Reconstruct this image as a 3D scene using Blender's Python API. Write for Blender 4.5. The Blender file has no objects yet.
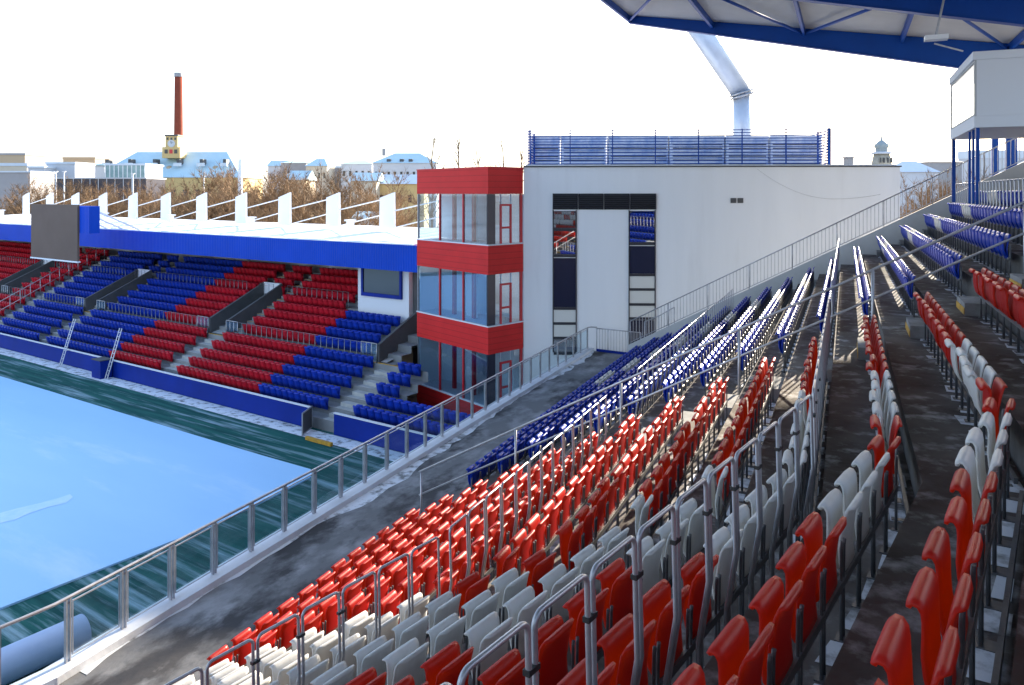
import bpy, math, random
from math import radians, sin, cos, tan, atan2, pi, sqrt
from mathutils import Vector, Matrix
random.seed(7)
scene = bpy.context.scene
COL = scene.collection
# ------------------------------------------------------------------ frame
F, CX, HY, PW, PH = 780.0, 512.0, 193.0, 1024, 685
def at(px, py, Y):
    return Vector(((px - CX) / F * Y, Y, (HY - py) / F * Y))
def proj(p):
    return (CX + F * p[0] / p[1], HY - F * p[2] / p[1]) if p[1] > 0.3 else (-9999, -9999)
TH1, TH2 = radians(35.3), radians(23.2)
D1 = Vector((sin(TH1), cos(TH1), 0)); N1 = Vector((cos(TH1), -sin(TH1), 0))
D2 = Vector((sin(TH2), cos(TH2), 0)); N2 = Vector((cos(TH2), -sin(TH2), 0))
D3 = Vector((-cos(TH1), sin(TH1), 0))
QOFF = 1.57
def W(q, t, z=0.0):                      # wing of the main stand
    p = N2 * q + D2 * t; return Vector((p.x, p.y, z))
def K(q):                                # kink line between near part and wing
    s = q - QOFF
    det = N1.x * N2.y - N1.y * N2.x
    x = (s * N2.y - N1.y * q) / det; y = (N1.x * q - N2.x * s) / det
    return Vector((x, y, 0))
def R(q, a, z=0.0):                      # point on the stand line q, a metres past the kink
    p = K(q) + (D2 if a >= 0 else D1) * a
    return Vector((p.x, p.y, z))
def akt(q, t):                           # a that reaches wing coordinate t
    return t - D2.dot(K(q))
def E(u, v, z=0.0):                      # end stand / pitch axes
    p = D1 * u + D3 * v; return Vector((p.x, p.y, z))
GZ = -12.0
# ------------------------------------------------------------------ materials
M = {}
def mat(name, col, rough=0.6, metal=0.0, var=None, vscale=3.0, bump=0.0, bscale=40.0, rnd=0.0, spec=0.5,
        var2=None, v2scale=1.0, v2lo=0.55, v2hi=0.7, stretch=None, vlo=0.35, vhi=0.7, detail=6):
    m = bpy.data.materials.new(name); m.use_nodes = True
    nt = m.node_tree; N = nt.nodes; L = nt.links
    b = N['Principled BSDF']
    b.inputs['Base Color'].default_value = (*col, 1); b.inputs['Roughness'].default_value = rough
    b.inputs['Metallic'].default_value = metal; b.inputs['Specular IOR Level'].default_value = spec
    tc = N.new('ShaderNodeTexCoord'); src = tc.outputs['Object']
    if stretch:
        mp = N.new('ShaderNodeMapping'); mp.vector_type = 'TEXTURE'; mp.inputs['Rotation'].default_value = (0, 0, stretch[0]); mp.inputs['Scale'].default_value = stretch[1]
        L.new(src, mp.inputs['Vector']); src = mp.outputs['Vector']
    cur = None
    def mix(fac, c1, c2):
        x = N.new('ShaderNodeMix'); x.data_type = 'RGBA'
        L.new(fac, x.inputs[0])
        if hasattr(c1, 'links'): L.new(c1, x.inputs[6])
        else: x.inputs[6].default_value = (*c1, 1)
        x.inputs[7].default_value = (*c2, 1)
        return x.outputs[2]
    def noise(sc, lo, hi, det=detail):
        n = N.new('ShaderNodeTexNoise'); n.inputs['Scale'].default_value = sc; n.inputs['Detail'].default_value = det
        n.inputs['Roughness'].default_value = 0.62
        L.new(src, n.inputs['Vector'])
        r = N.new('ShaderNodeMapRange'); r.inputs[1].default_value = lo; r.inputs[2].default_value = hi
        L.new(n.outputs['Fac'], r.inputs[0]); return r.outputs[0]
    cur = col
    if var: cur = mix(noise(vscale, vlo, vhi), cur, var)
    if var2: cur = mix(noise(v2scale, v2lo, v2hi), cur, var2)
    if hasattr(cur, 'links'): L.new(cur, b.inputs['Base Color'])
    if rnd:
        oi = N.new('ShaderNodeObjectInfo'); hs = N.new('ShaderNodeHueSaturation')
        mr = N.new('ShaderNodeMapRange'); mr.inputs[3].default_value = 1 - rnd; mr.inputs[4].default_value = 1 + rnd * 0.6
        L.new(oi.outputs['Random'], mr.inputs[0]); L.new(mr.outputs[0], hs.inputs['Value'])
        if hasattr(cur, 'links'): L.new(cur, hs.inputs['Color'])
        else: hs.inputs['Color'].default_value = (*col, 1)
        L.new(hs.outputs[0], b.inputs['Base Color'])
    if bump:
        n = N.new('ShaderNodeTexNoise'); n.inputs['Scale'].default_value = bscale; n.inputs['Detail'].default_value = 5
        L.new(src, n.inputs['Vector'])
        bp = N.new('ShaderNodeBump'); bp.inputs['Strength'].default_value = bump; bp.inputs['Distance'].default_value = 0.02
        L.new(n.outputs['Fac'], bp.inputs['Height']); L.new(bp.outputs[0], b.inputs['Normal'])
    M[name] = m
    return m
def translucent(name, col, fac):
    m = M[name]; nt = m.node_tree; N = nt.nodes; L = nt.links
    t = N.new('ShaderNodeBsdfTranslucent'); t.inputs[0].default_value = (*col, 1)
    mx = N.new('ShaderNodeMixShader'); mx.inputs[0].default_value = fac
    L.new(N['Principled BSDF'].outputs[0], mx.inputs[1]); L.new(t.outputs[0], mx.inputs[2]); L.new(mx.outputs[0], N['Material Output'].inputs[0])
def wave_bump(name, scale, rotz=0.0, axis='X', strength=0.6, dist=0.03):
    m = M[name]; nt = m.node_tree; N = nt.nodes; L = nt.links
    tc = N.new('ShaderNodeTexCoord'); mp = N.new('ShaderNodeMapping'); mp.inputs['Rotation'].default_value = (0, 0, rotz)
    L.new(tc.outputs['Object'], mp.inputs['Vector'])
    w = N.new('ShaderNodeTexWave'); w.bands_direction = axis; w.wave_profile = 'SAW' if axis == 'Z' else 'SIN'
    w.inputs['Scale'].default_value = scale
    L.new(mp.outputs[0], w.inputs['Vector'])
    bp = N.new('ShaderNodeBump'); bp.inputs['Strength'].default_value = strength; bp.inputs['Distance'].default_value = dist
    L.new(w.outputs['Fac'], bp.inputs['Height']); L.new(bp.outputs[0], N['Principled BSDF'].inputs['Normal'])
def glass(name, tint, refl=0.3, rough=0.02, body=None):
    m = bpy.data.materials.new(name); m.use_nodes = True
    nt = m.node_tree; N = nt.nodes; L = nt.links
    out = N['Material Output']; N.remove(N['Principled BSDF'])
    tr = N.new('ShaderNodeBsdfTransparent'); tr.inputs[0].default_value = (*tint, 1)
    gl = N.new('ShaderNodeBsdfGlossy'); gl.inputs['Roughness'].default_value = rough; gl.inputs[0].default_value = (0.9, 0.93, 0.97, 1)
    lw = N.new('ShaderNodeLayerWeight'); lw.inputs[0].default_value = 0.35
    mr = N.new('ShaderNodeMapRange'); mr.inputs[3].default_value = refl; mr.inputs[4].default_value = min(1, refl + (0.5 if refl > .1 else .10))
    L.new(lw.outputs['Fresnel'], mr.inputs[0])
    mx = N.new('ShaderNodeMixShader'); L.new(mr.outputs[0], mx.inputs[0]); L.new(tr.outputs[0], mx.inputs[1]); L.new(gl.outputs[0], mx.inputs[2])
    L.new(mx.outputs[0], out.inputs[0]); M[name] = m
mat('red_plastic', (0.46, 0.013, 0.012), 0.42, rnd=0.22, var=(0.40, 0.012, 0.010), vscale=7, bump=0.06, bscale=60, spec=.35, var2=(0.34, 0.04, 0.035), v2scale=3, v2lo=.6, v2hi=.8)
mat('white_plastic', (0.70, 0.71, 0.73), 0.44, rnd=0.12, var=(0.60, 0.60, 0.60), vscale=6, bump=0.05, bscale=60, spec=.35)
mat('blue_plastic', (0.004, 0.040, 0.40), 0.38, rnd=0.2, var=(0.004, 0.03, 0.30), vscale=4, spec=.35)
mat('red_far', (0.54, 0.008, 0.024), 0.5, var=(0.38, 0.006, 0.018), vscale=1.2, spec=.2)
mat('blue_far', (0.003, 0.035, 0.40), 0.5, var=(0.003, 0.024, 0.27), vscale=1.2, spec=.2)
translucent('red_plastic', (1.0, .20, .04), .45); translucent('white_plastic', (.9, .85, .75), .30); translucent('blue_plastic', (.02, .12, .8), .15)
mat('galvanised', (0.40, 0.41, 0.43), 0.38, metal=0.75, var=(0.28, 0.29, 0.31), vscale=8)
mat('rail_steel', (0.47, 0.47, 0.49), 0.40, metal=0.65, var=(0.33, 0.33, 0.36), vscale=5)
mat('seat_steel', (0.085, 0.088, 0.095), 0.45, metal=0.3, var=(0.13, 0.13, 0.14), vscale=9)
mat('black_plastic', (0.012, 0.012, 0.013), 0.5)
mat('terrace_concrete', (0.075, 0.062, 0.055), 0.9, var=(0.18, 0.165, 0.155), vscale=0.9, var2=(0.38, 0.38, 0.39), v2scale=3.2, v2lo=0.53, v2hi=0.70, bump=0.35, bscale=18, vlo=0.36, vhi=0.66, spec=.12)
mat('riser_concrete', (0.16, 0.155, 0.15), 0.9, var=(0.09, 0.085, 0.08), vscale=1.6, bump=0.3, bscale=20, spec=.1)
mat('walkway_concrete', (0.15, 0.15, 0.155), 0.85, var=(0.30, 0.30, 0.31), vscale=1.3, var2=(0.055, 0.053, 0.056), v2scale=0.62, v2lo=0.50, v2hi=0.60, bump=0.5, bscale=11, stretch=(radians(66.8), (1.7, 1.0, 1)), spec=.2, detail=10, vlo=.45, vhi=.68)
mat('step_concrete', (0.30, 0.30, 0.30), 0.9, var=(0.18, 0.175, 0.17), vscale=2.5, bump=0.25, bscale=22, spec=.1)
mat('snow', (0.80, 0.83, 0.87), 0.75, var=(0.70, 0.74, 0.80), vscale=1.5, bump=0.5, bscale=9)
mat('sunlit_streak', (0.58, 0.76, 0.90), 0.9, var=(0.46, 0.69, 0.89), vscale=2.5, spec=.1)  # paler pitch colour that paints in a sunlit patch
mat('thin_snow', (0.70, 0.72, 0.76), 0.85, var=(0.22, 0.22, 0.22), vscale=2.6, vlo=0.50, vhi=0.64, bump=0.5, bscale=14, spec=.1)
mat('yellow_paint', (0.55, 0.30, 0.02), 0.7, var=(0.33, 0.18, 0.03), vscale=4)
mat('ledge', (0.70, 0.72, 0.76), 0.7, var=(0.56, 0.58, 0.62), vscale=1.0, bump=0.3, bscale=12)
mat('stucco', (0.78, 0.785, 0.80), 0.9, var=(0.74, 0.745, 0.76), vscale=0.35, bump=0.15, bscale=60, spec=.1, var2=(0.69, 0.69, 0.70), v2scale=0.5, v2lo=.55, v2hi=.8, stretch=(0, (.5, .5, 5)))
mat('pale_wall', (0.50, 0.50, 0.50), 0.85, var=(0.40, 0.40, 0.40), vscale=0.5)
mat('red_cladding', (0.64, 0.022, 0.022), 0.5, var=(0.55, 0.018, 0.018), vscale=0.8, spec=.2); wave_bump('red_cladding', 1.55, axis='Z', strength=0.3, dist=0.02)
def groove(name, scale, dark):
    m = M[name]; nt = m.node_tree; N = nt.nodes; L = nt.links; b = N['Principled BSDF']
    tc = N.new('ShaderNodeTexCoord'); w = N.new('ShaderNodeTexWave'); w.bands_direction = 'Z'; w.wave_profile = 'SAW'; w.inputs['Scale'].default_value = scale
    L.new(tc.outputs['Object'], w.inputs['Vector'])
    r = N.new('ShaderNodeMapRange'); r.inputs[1].default_value = 0; r.inputs[2].default_value = .16; r.inputs[3].default_value = dark; r.inputs[4].default_value = 1
    L.new(w.outputs['Fac'], r.inputs[0])
    hs = N.new('ShaderNodeHueSaturation'); L.new(r.outputs[0], hs.inputs['Value'])
    L.new(b.inputs['Base Color'].links[0].from_socket, hs.inputs['Color']); L.new(hs.outputs[0], b.inputs['Base Color'])
groove('red_cladding', 1.05, .62)
mat('red_frame', (0.50, 0.012, 0.022), 0.4)
mat('blue_fascia', (0.0008, 0.055, 0.46), 0.5, var=(0.0008, 0.046, 0.38), vscale=0.4, spec=.12); wave_bump('blue_fascia', 1.6, rotz=-(pi / 2 - TH1) + pi / 2, axis='X', strength=0.5, dist=0.04)
mat('blue_steel', (0.006, 0.060, 0.30), 0.45, var=(0.006, 0.050, 0.25), vscale=0.8, spec=.2)
mat('blue_board', (0.003, 0.025, 0.26), 0.5, var=(0.003, 0.018, 0.18), vscale=0.3, spec=.15)
mat('roof_sheet', (0.60, 0.59, 0.58), 0.6, var=(0.52, 0.51, 0.50), vscale=0.4)
wave_bump('roof_sheet', 1.35, rotz=-(pi / 2 - TH2) , axis='X', strength=1.0, dist=0.12)
mat('white_steel', (0.80, 0.80, 0.80), 0.5)
mat('dark_louvre', (0.025, 0.025, 0.032), 0.5)
mat('dark_panel', (0.012, 0.014, 0.035), 0.25)
mat('white_panel', (0.62, 0.61, 0.57), 0.5)
mat('dark_grey', (0.06, 0.062, 0.065), 0.7, var=(0.09, 0.09, 0.095), vscale=0.8)
mat('dark_void', (0.015, 0.015, 0.017), 0.9)
mat('far_tread', (0.17, 0.175, 0.18), 0.85, var=(0.25, 0.255, 0.26), vscale=0.7)
mat('far_step', (0.42, 0.42, 0.40), 0.85, var=(0.30, 0.30, 0.29), vscale=2)
mat('turf', (0.010, 0.066, 0.062), 0.9, var=(0.026, 0.13, 0.11), vscale=1.4, var2=(0.40, 0.54, 0.60), v2scale=1.3, v2lo=0.50, v2hi=0.80, stretch=(radians(144.7), (7.0, 0.45, 1)), bump=0.4, bscale=30, spec=.1, detail=9)
mat('turf_dark', (0.006, 0.030, 0.026), 0.9)
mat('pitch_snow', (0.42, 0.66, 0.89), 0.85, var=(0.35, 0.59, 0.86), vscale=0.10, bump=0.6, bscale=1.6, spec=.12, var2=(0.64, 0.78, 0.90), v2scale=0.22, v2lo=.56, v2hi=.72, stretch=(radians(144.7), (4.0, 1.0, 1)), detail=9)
mat('tarp', (0.42, 0.58, 0.82), 0.5, var=(0.34, 0.50, 0.76), vscale=1.0, bump=0.4, bscale=3)
mat('city_ground', (0.14, 0.12, 0.10), 0.9, var=(0.36, 0.37, 0.39), vscale=0.05, var2=(0.08, 0.06, 0.04), v2scale=0.08)
mat('brick', (0.26, 0.062, 0.036), 0.9, var=(0.20, 0.048, 0.030), vscale=0.5, spec=.1)
mat('ochre', (0.58, 0.42, 0.19), 0.85, var=(0.50, 0.36, 0.16), vscale=0.2)
mat('cream', (0.56, 0.50, 0.40), 0.85, var=(0.48, 0.42, 0.34), vscale=0.2)
mat('grey_house', (0.33, 0.32, 0.33), 0.85, var=(0.27, 0.265, 0.275), vscale=0.2)
mat('tan_house', (0.44, 0.34, 0.23), 0.85)
mat('pale_house', (0.66, 0.67, 0.70), 0.85)
mat('snow_roof', (0.40, 0.56, 0.64), 0.8, var=(0.50, 0.64, 0.70), vscale=0.15, spec=.2)
mat('far_pale', (0.52, 0.54, 0.58), 0.85, var=(0.45, 0.47, 0.52), vscale=0.2)
mat('far_snow', (0.60, 0.66, 0.72), 0.85, var=(0.50, 0.56, 0.64), vscale=0.2)
mat('pavilion_glass', (0.16, 0.27, 0.28), 0.3, var=(0.30, 0.42, 0.42), vscale=0.6)
mat('dark_glass', (0.02, 0.025, 0.035), 0.12)
mat('bark', (0.13, 0.085, 0.05), 0.9, var=(0.08, 0.055, 0.035), vscale=3)
mat('twig', (0.27, 0.165, 0.085), 0.9, rnd=0.35, var=(0.17, 0.105, 0.055), vscale=0.5)
mat('led_screen', (0.15, 0.105, 0.085), 0.7, var=(0.13, 0.09, 0.072), vscale=0.4, spec=.1)
mat('pale_tube', (0.55, 0.60, 0.66), 0.4, metal=0.3, var=(0.46, 0.51, 0.58), vscale=1)
mat('ac_blue', (0.72, 0.76, 0.82), 0.6, var=(0.30, 0.42, 0.66), vscale=0.7, vlo=.45, vhi=.6)
mat('interior', (0.78, 0.82, 0.86), 0.85)
mat('curtain', (0.75, 0.75, 0.76), 0.9)
mat('lead_dome', (0.22, 0.27, 0.30), 0.6, var=(0.30, 0.33, 0.32), vscale=0.8)
mat('stone', (0.36, 0.33, 0.27), 0.9, var=(0.28, 0.26, 0.22), vscale=1)
glass('window_glass', (0.74, 0.83, 0.88), 0.10)
glass('panel_glass', (0.88, 0.94, 0.96), 0.015)
glass('dim_glass', (0.30, 0.36, 0.42), 0.45)
glass('bright_glass', (0.93, 0.95, 0.97), 0.10)
# ------------------------------------------------------------------ mesh builder
ORG = {}
class MB:
    def __init__(s): s.v = []; s.f = []; s.mi = []; s.cur = 0; s.smooth = []; s.sm = False
    def face(s, idx): s.f.append(idx); s.mi.append(s.cur); s.smooth.append(s.sm)
    def quad(s, a, b, c, d):
        n = len(s.v); s.v += [tuple(a), tuple(b), tuple(c), tuple(d)]; s.face((n, n + 1, n + 2, n + 3))
    def poly(s, pts):
        n = len(s.v); s.v += [tuple(p) for p in pts]; s.face(tuple(range(n, n + len(pts))))
    def hexa(s, p):                      # 8 points: bottom 4 (ccw), top 4
        n = len(s.v); s.v += [tuple(q) for q in p]
        for f in ((3, 2, 1, 0), (4, 5, 6, 7), (0, 1, 5, 4), (1, 2, 6, 5), (2, 3, 7, 6), (3, 0, 4, 7)):
            s.face(tuple(n + i for i in f))
    def box(s, o, ax, ay, x0, x1, y0, y1, z0, z1):
        o = Vector(o); P = lambda x, y, z: o + ax * x + ay * y + Vector((0, 0, z))
        s.hexa([P(x0, y0, z0), P(x1, y0, z0), P(x1, y1, z0), P(x0, y1, z0), P(x0, y0, z1), P(x1, y0, z1), P(x1, y1, z1), P(x0, y1, z1)])
    def prism(s, pts, z0, z1):           # vertical prism over a plan polygon
        n = len(s.v); k = len(pts)
        zz = lambda z, i: z[i] if isinstance(z, (list, tuple)) else z
        s.v += [(p[0], p[1], zz(z0, i)) for i, p in enumerate(pts)] + [(p[0], p[1], zz(z1, i)) for i, p in enumerate(pts)]
        s.face(tuple(n + i for i in reversed(range(k)))); s.face(tuple(n + k + i for i in range(k)))
        for i in range(k):
            j = (i + 1) % k; s.face((n + i, n + j, n + k + j, n + k + i))
    def tube(s, pts, r, n=8, cap=True):
        pts = [Vector(p) for p in pts]; rr = r if isinstance(r, (list, tuple)) else [r] * len(pts)
        base = len(s.v); up = None; sm = s.sm; s.sm = True
        for i, p in enumerate(pts):
            t = (pts[min(i + 1, len(pts) - 1)] - pts[max(i - 1, 0)]).normalized()
            if up is None:
                up = Vector((0, 0, 1)) if abs(t.z) < 0.9 else Vector((1, 0, 0))
            a = t.cross(up).normalized(); b = a.cross(t).normalized(); up = b
            for k in range(n):
                w = 2 * pi * k / n + pi / n
                s.v.append(tuple(p + a * (rr[i] * cos(w)) + b * (rr[i] * sin(w))))
        for i in range(len(pts) - 1):
            for k in range(n):
                j = (k + 1) % n
                s.face((base + i * n + k, base + i * n + j, base + (i + 1) * n + j, base + (i + 1) * n + k))
        s.sm = False
        if cap:
            s.face(tuple(base + k for k in reversed(range(n)))); s.face(tuple(base + (len(pts) - 1) * n + k for k in range(n)))
        s.sm = sm
    def bar(s, a, b, w, h):              # rectangular bar along a-b
        a = Vector(a); b = Vector(b); t = (b - a).normalized()
        up = Vector((0, 0, 1)) if abs(t.z) < 0.95 else Vector((0, 1, 0))
        x = t.cross(up).normalized() * (w / 2); y = x.normalized().cross(t).normalized() * (h / 2)
        s.hexa([a - x - y, a + x - y, b + x - y, b - x - y, a - x + y, a + x + y, b + x + y, b - x + y])
    def lathe(s, c, prof, n=16):
        base = len(s.v); c = Vector(c); sm = s.sm; s.sm = True
        for (r, z) in prof:
            for k in range(n):
                w = 2 * pi * k / n; s.v.append((c.x + r * cos(w), c.y + r * sin(w), c.z + z))
        for i in range(len(prof) - 1):
            for k in range(n):
                j = (k + 1) % n
                s.face((base + i * n + k, base + i * n + j, base + (i + 1) * n + j, base + (i + 1) * n + k))
        s.sm = False; s.face(tuple(base + (len(prof) - 1) * n + k for k in range(n))); s.sm = sm
    def mesh(s, name, mats, org=Vector((0, 0, 0))):
        me = bpy.data.meshes.new(name)
        me.from_pydata([(x - org.x, y - org.y, z - org.z) for x, y, z in s.v], [], s.f)
        for m in (mats if isinstance(mats, (list, tuple)) else [mats]): me.materials.append(M[m])
        me.polygons.foreach_set('material_index', s.mi); me.polygons.foreach_set('use_smooth', s.smooth)
        me.update(); return me
    def build(s, name, mats, parent=None, org=None, label=None):
        if parent is not None: org = ORG[parent.name]
        if org is None: org = Vector((0, 0, 0))
        o = bpy.data.objects.new(name, s.mesh(name, mats, org)); COL.objects.link(o)
        if parent is not None: o.parent = parent
        else: o.location = org
        ORG[o.name] = org
        if label: o['label'] = label
        return o
def tag(o, label=None, cat=None, group=None, kind=None):
    if label: o['label'] = label
    if cat: o['category'] = cat
    if group: o['group'] = group
    if kind: o['kind'] = kind
    return o
def thing(name, loc, label, cat, group=None):
    o = bpy.data.objects.new(name, None); COL.objects.link(o); o.location = loc; o.empty_display_size = 0.3
    ORG[o.name] = Vector(loc); return tag(o, label, cat, group)
ORDW = ['zeroth', 'first', 'second', 'third', 'fourth', 'fifth', 'sixth', 'seventh', 'eighth', 'ninth', 'tenth', 'eleventh', 'twelfth', 'thirteenth',
        'fourteenth', 'fifteenth', 'sixteenth', 'seventeenth', 'eighteenth', 'nineteenth', 'twentieth']
def ordw(n):
    if n <= 20: return ORDW[n]
    tens = {2: 'twenty', 3: 'thirty', 4: 'forty', 5: 'fifty', 6: 'sixty'}[n // 10]
    return tens + '-' + ORDW[n % 10] if n % 10 else tens[:-1] + 'ieth'
UP = Vector((0, 0, 1))
# ================================================================== SETTING
def sheet(name, pts, z, m, kind='structure'):
    b = MB(); b.poly([(p[0], p[1], z) for p in pts]); o = b.build(name, m); return tag(o, kind=kind)
b = MB()
S = 3000
b.poly([(-S, -S, GZ - 0.3), (S, -S, GZ - 0.3), (S, S, GZ - 0.3), (-S, S, GZ - 0.3)])
tag(b.build('ground', 'city_ground'), kind='structure')
# grass apron round the pitch and the covered pitch
def NS(s, u, z=0): p = N1 * s + D1 * u; return Vector((p.x, p.y, z))
sheet('grass', [NS(-13.0, 27.5), NS(-100, 27.5), NS(-100, -40), NS(-13.0, -40)], GZ - 0.004, 'turf')
cov = [(-95, 22), (-30.0, 22.4), (-26.6, 22.5), (-25.9, 22.0), (-25.4, 19.5), (-25.0, 16.5), (-24.9, -40), (-95, -40)]
b = MB(); b.prism([NS(*c) for c in cov][::-1], GZ - 0.002, GZ + 0.06)
tag(b.build('pitch', 'pitch_snow'), kind='structure')
lit_px = [(0, 513), (18, 508), (40, 503), (58, 498), (70, 494), (73, 497), (66, 503), (48, 507), (30, 513), (14, 520), (0, 523)]
b = MB(); b.poly([tuple(at(x, y, F * (-GZ - .07) / (y - HY))) for x, y in lit_px]); tag(b.build('snow', 'sunlit_streak'), kind='structure')  # patch of sunlight on the pitch, painted as a flat pale shape, not snow
sheet('kerb_strip', [E(26.45, 20), E(26.45, 110), E(25.4, 110), E(25.4, 20)], GZ + 0.004, 'thin_snow')
# ================================================================== MAIN STAND
QJ = lambda j: -8.54 + 0.8 * (j - 1)
ZJ = lambda j: -7.56 + 0.426 * (j - 1)
NROW = 19; TEND = 34.1; ANEAR = -14.0
TA0, TA1 = 14.6, 17.0                      # the aisle
stand = thing('grandstand', W(-5, 20, GZ), 'main grandstand of dark stepped concrete under a blue steel roof', 'grandstand')
def strip(b, q0, z0, q1, z1, t_end=TEND, a0=ANEAR, n_div=1):
    pts0 = [R(q0, a0, z0), R(q0, 0, z0)] + [R(q0, akt(q0, t_end), z0)]
    pts1 = [R(q1, a0, z1), R(q1, 0, z1)] + [R(q1, akt(q1, t_end), z1)]
    for i in range(2): b.quad(pts0[i], pts0[i + 1], pts1[i + 1], pts1[i])
b = MB()
for j in range(1, NROW + 1):
    b.cur = 0; strip(b, QJ(j) - 0.47, ZJ(j), QJ(j) + 0.33, ZJ(j))
    b.cur = 1; strip(b, QJ(j) + 0.33, ZJ(j), QJ(j) + 0.33, ZJ(j + 1))
b.cur = 1; strip(b, -9.01, -8.0, -9.01, ZJ(1))
zt = ZJ(NROW + 1); qt = QJ(NROW) + 0.33
b.cur = 0; strip(b, qt, zt, 9.0, zt)
ter = b.build('terrace', ['terrace_concrete', 'riser_concrete'], stand)
b = MB(); strip(b, -11.78, -8.0, -9.01, -8.0, t_end=38.0)
b.build('walkway', 'walkway_concrete', stand)
b = MB(); a = ANEAR; rw_ = random.Random(12); w0 = .2
while a < akt(-11.7, 37.5):
    a2 = a + .45; w1 = max(.04, min(.5, w0 + rw_.uniform(-.16, .16)))
    if not a < 0 < a2: b.quad(R(-11.775, a, -7.994), R(-11.775, a2, -7.994), R(-11.775 + w1, a2, -7.994), R(-11.775 + w0, a, -7.994))
    w0 = w1; a = a2
o = b.build('snow_strip', 'thin_snow', stand); o['kind'] = 'stuff'
b = MB()
for (q0, z0, q1, z1) in ((-11.78, -8.0, -11.78, -7.87), (-11.78, -7.87, -12.2, -7.87), (-12.2, -7.87, -12.2, GZ)):
    b.cur = 0 if q0 != q1 or z1 > -8 else 1
    strip(b, q0, z0, q1, z1, t_end=38.0)
b.cur = 1
b.quad(W(-12.2, 38, GZ), W(-9, 38, GZ), W(-9, 38, -8), W(-12.2, 38, -8)); b.quad(W(-12.2, 38, -8), W(-11.78, 38, -8), W(-11.78, 38, -7.87), W(-12.2, 38, -7.87))
b.build('parapet', ['ledge', 'pale_wall'], stand, label='snowy pale ledge along the front of the walkway')
# snow lying under the seats
b = MB(); rs = random.Random(3)
for j in range(1, NROW + 1):
    a = ANEAR
    aend = akt(QJ(j), TEND)
    while a < aend:
        a2 = a + 0.5
        if not (TA0 < D2.dot(R(QJ(j), a)) < TA1) and not (a < 0 < a2):
            g0 = 0.10 + rs.uniform(-.05, .05); g1 = 0.27 + rs.uniform(-.05, .03); e0 = rs.uniform(.05, .14); e1 = rs.uniform(.05, .14)
            z = ZJ(j) + 0.006
            b.quad(R(QJ(j) + g0, a + e0, z), R(QJ(j) + g0 + rs.uniform(-.03, .03), a2 - e1, z), R(QJ(j) + g1, a2 - e1, z), R(QJ(j) + g1, a + e0, z))
        a = a2
o = b.build('snow_strip', 'thin_snow', stand); o['kind'] = 'stuff'
# steps of the aisle
for j in range(1, 17):
    b = MB(); q = QJ(j) + 0.33
    b.cur = 0; b.box(W(0, 0), N2, D2, q - 0.40, q - 0.003, TA0 + 0.12, TA0 + 1.12, ZJ(j) + 0.002, ZJ(j) + 0.213)
    b.cur = 1; b.box(W(0, 0), N2, D2, q - 0.412, q - 0.402, TA0 + 0.125, TA0 + 1.115, ZJ(j) + 0.02, ZJ(j) + 0.13)
    b.build('aisle_step', ['step_concrete', 'yellow_paint'], stand)
# end wall that rises with the rows
def zwall(q): return -5.6 + 0.530 * (q + 6.69)
b = MB()
b.hexa([W(-8.95, TEND, -8.0), W(-8.95, TEND + .2, -8.0), W(6.6, TEND + .2, -3), W(6.6, TEND, -3),
        W(-8.95, TEND, zwall(-8.95)), W(-8.95, TEND + .2, zwall(-8.95)), W(6.6, TEND + .2, zwall(6.6)), W(6.6, TEND, zwall(6.6))])
b.build('end_wall', 'pale_wall', stand)
for j in range(3, 16):                      # small blocks beside the end wall
    b = MB(); q = QJ(j) + 0.33
    b.box(W(0, 0), N2, D2, q - 0.3, q - 0.003, TEND - 0.75, TEND - 0.01, ZJ(j) + 0.002, ZJ(j) + 0.19)
    b.build('end_step', 'step_concrete', stand)
# roof
def zroof(q): return 8.14 - 0.162 * q
b = MB()
QF, QB, TR = -11.3, 9.0, 43.0
def rr(q, side, dz): return R(q, side, zroof(q) + dz)
for dz, flip in ((0.0, 0), (0.32, 1)):
    b.cur = flip
    for i in range(2):
        A = [R(q, (ANEAR - 8) if i == 0 else 0, zroof(q) + dz) for q in (QF, QB)]
        B = [R(q, 0 if i == 0 else akt(q, TR), zroof(q) + dz) for q in (QF, QB)]
        b.quad(A[0], B[0], B[1], A[1])
b.cur = 2
for q in (QF, QB):
    for i in range(2):
        a0 = (ANEAR - 8) if i == 0 else 0; a1 = 0 if i == 0 else akt(q, TR)
        b.quad(R(q, a0, zroof(q) - 0.05), R(q, a1, zroof(q) - 0.05), R(q, a1, zroof(q) + 0.34), R(q, a0, zroof(q) + 0.34))
b.quad(W(QF, TR + .01, zroof(QF) - 0.1), W(QB, TR + .01, zroof(QB) - 0.1), W(QB, TR + .01, zroof(QB) + 0.34), W(QF, TR + .01, zroof(QF) + 0.34))
roof = b.build('roof', ['roof_sheet', 'snow', 'blue_steel'], stand)
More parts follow.
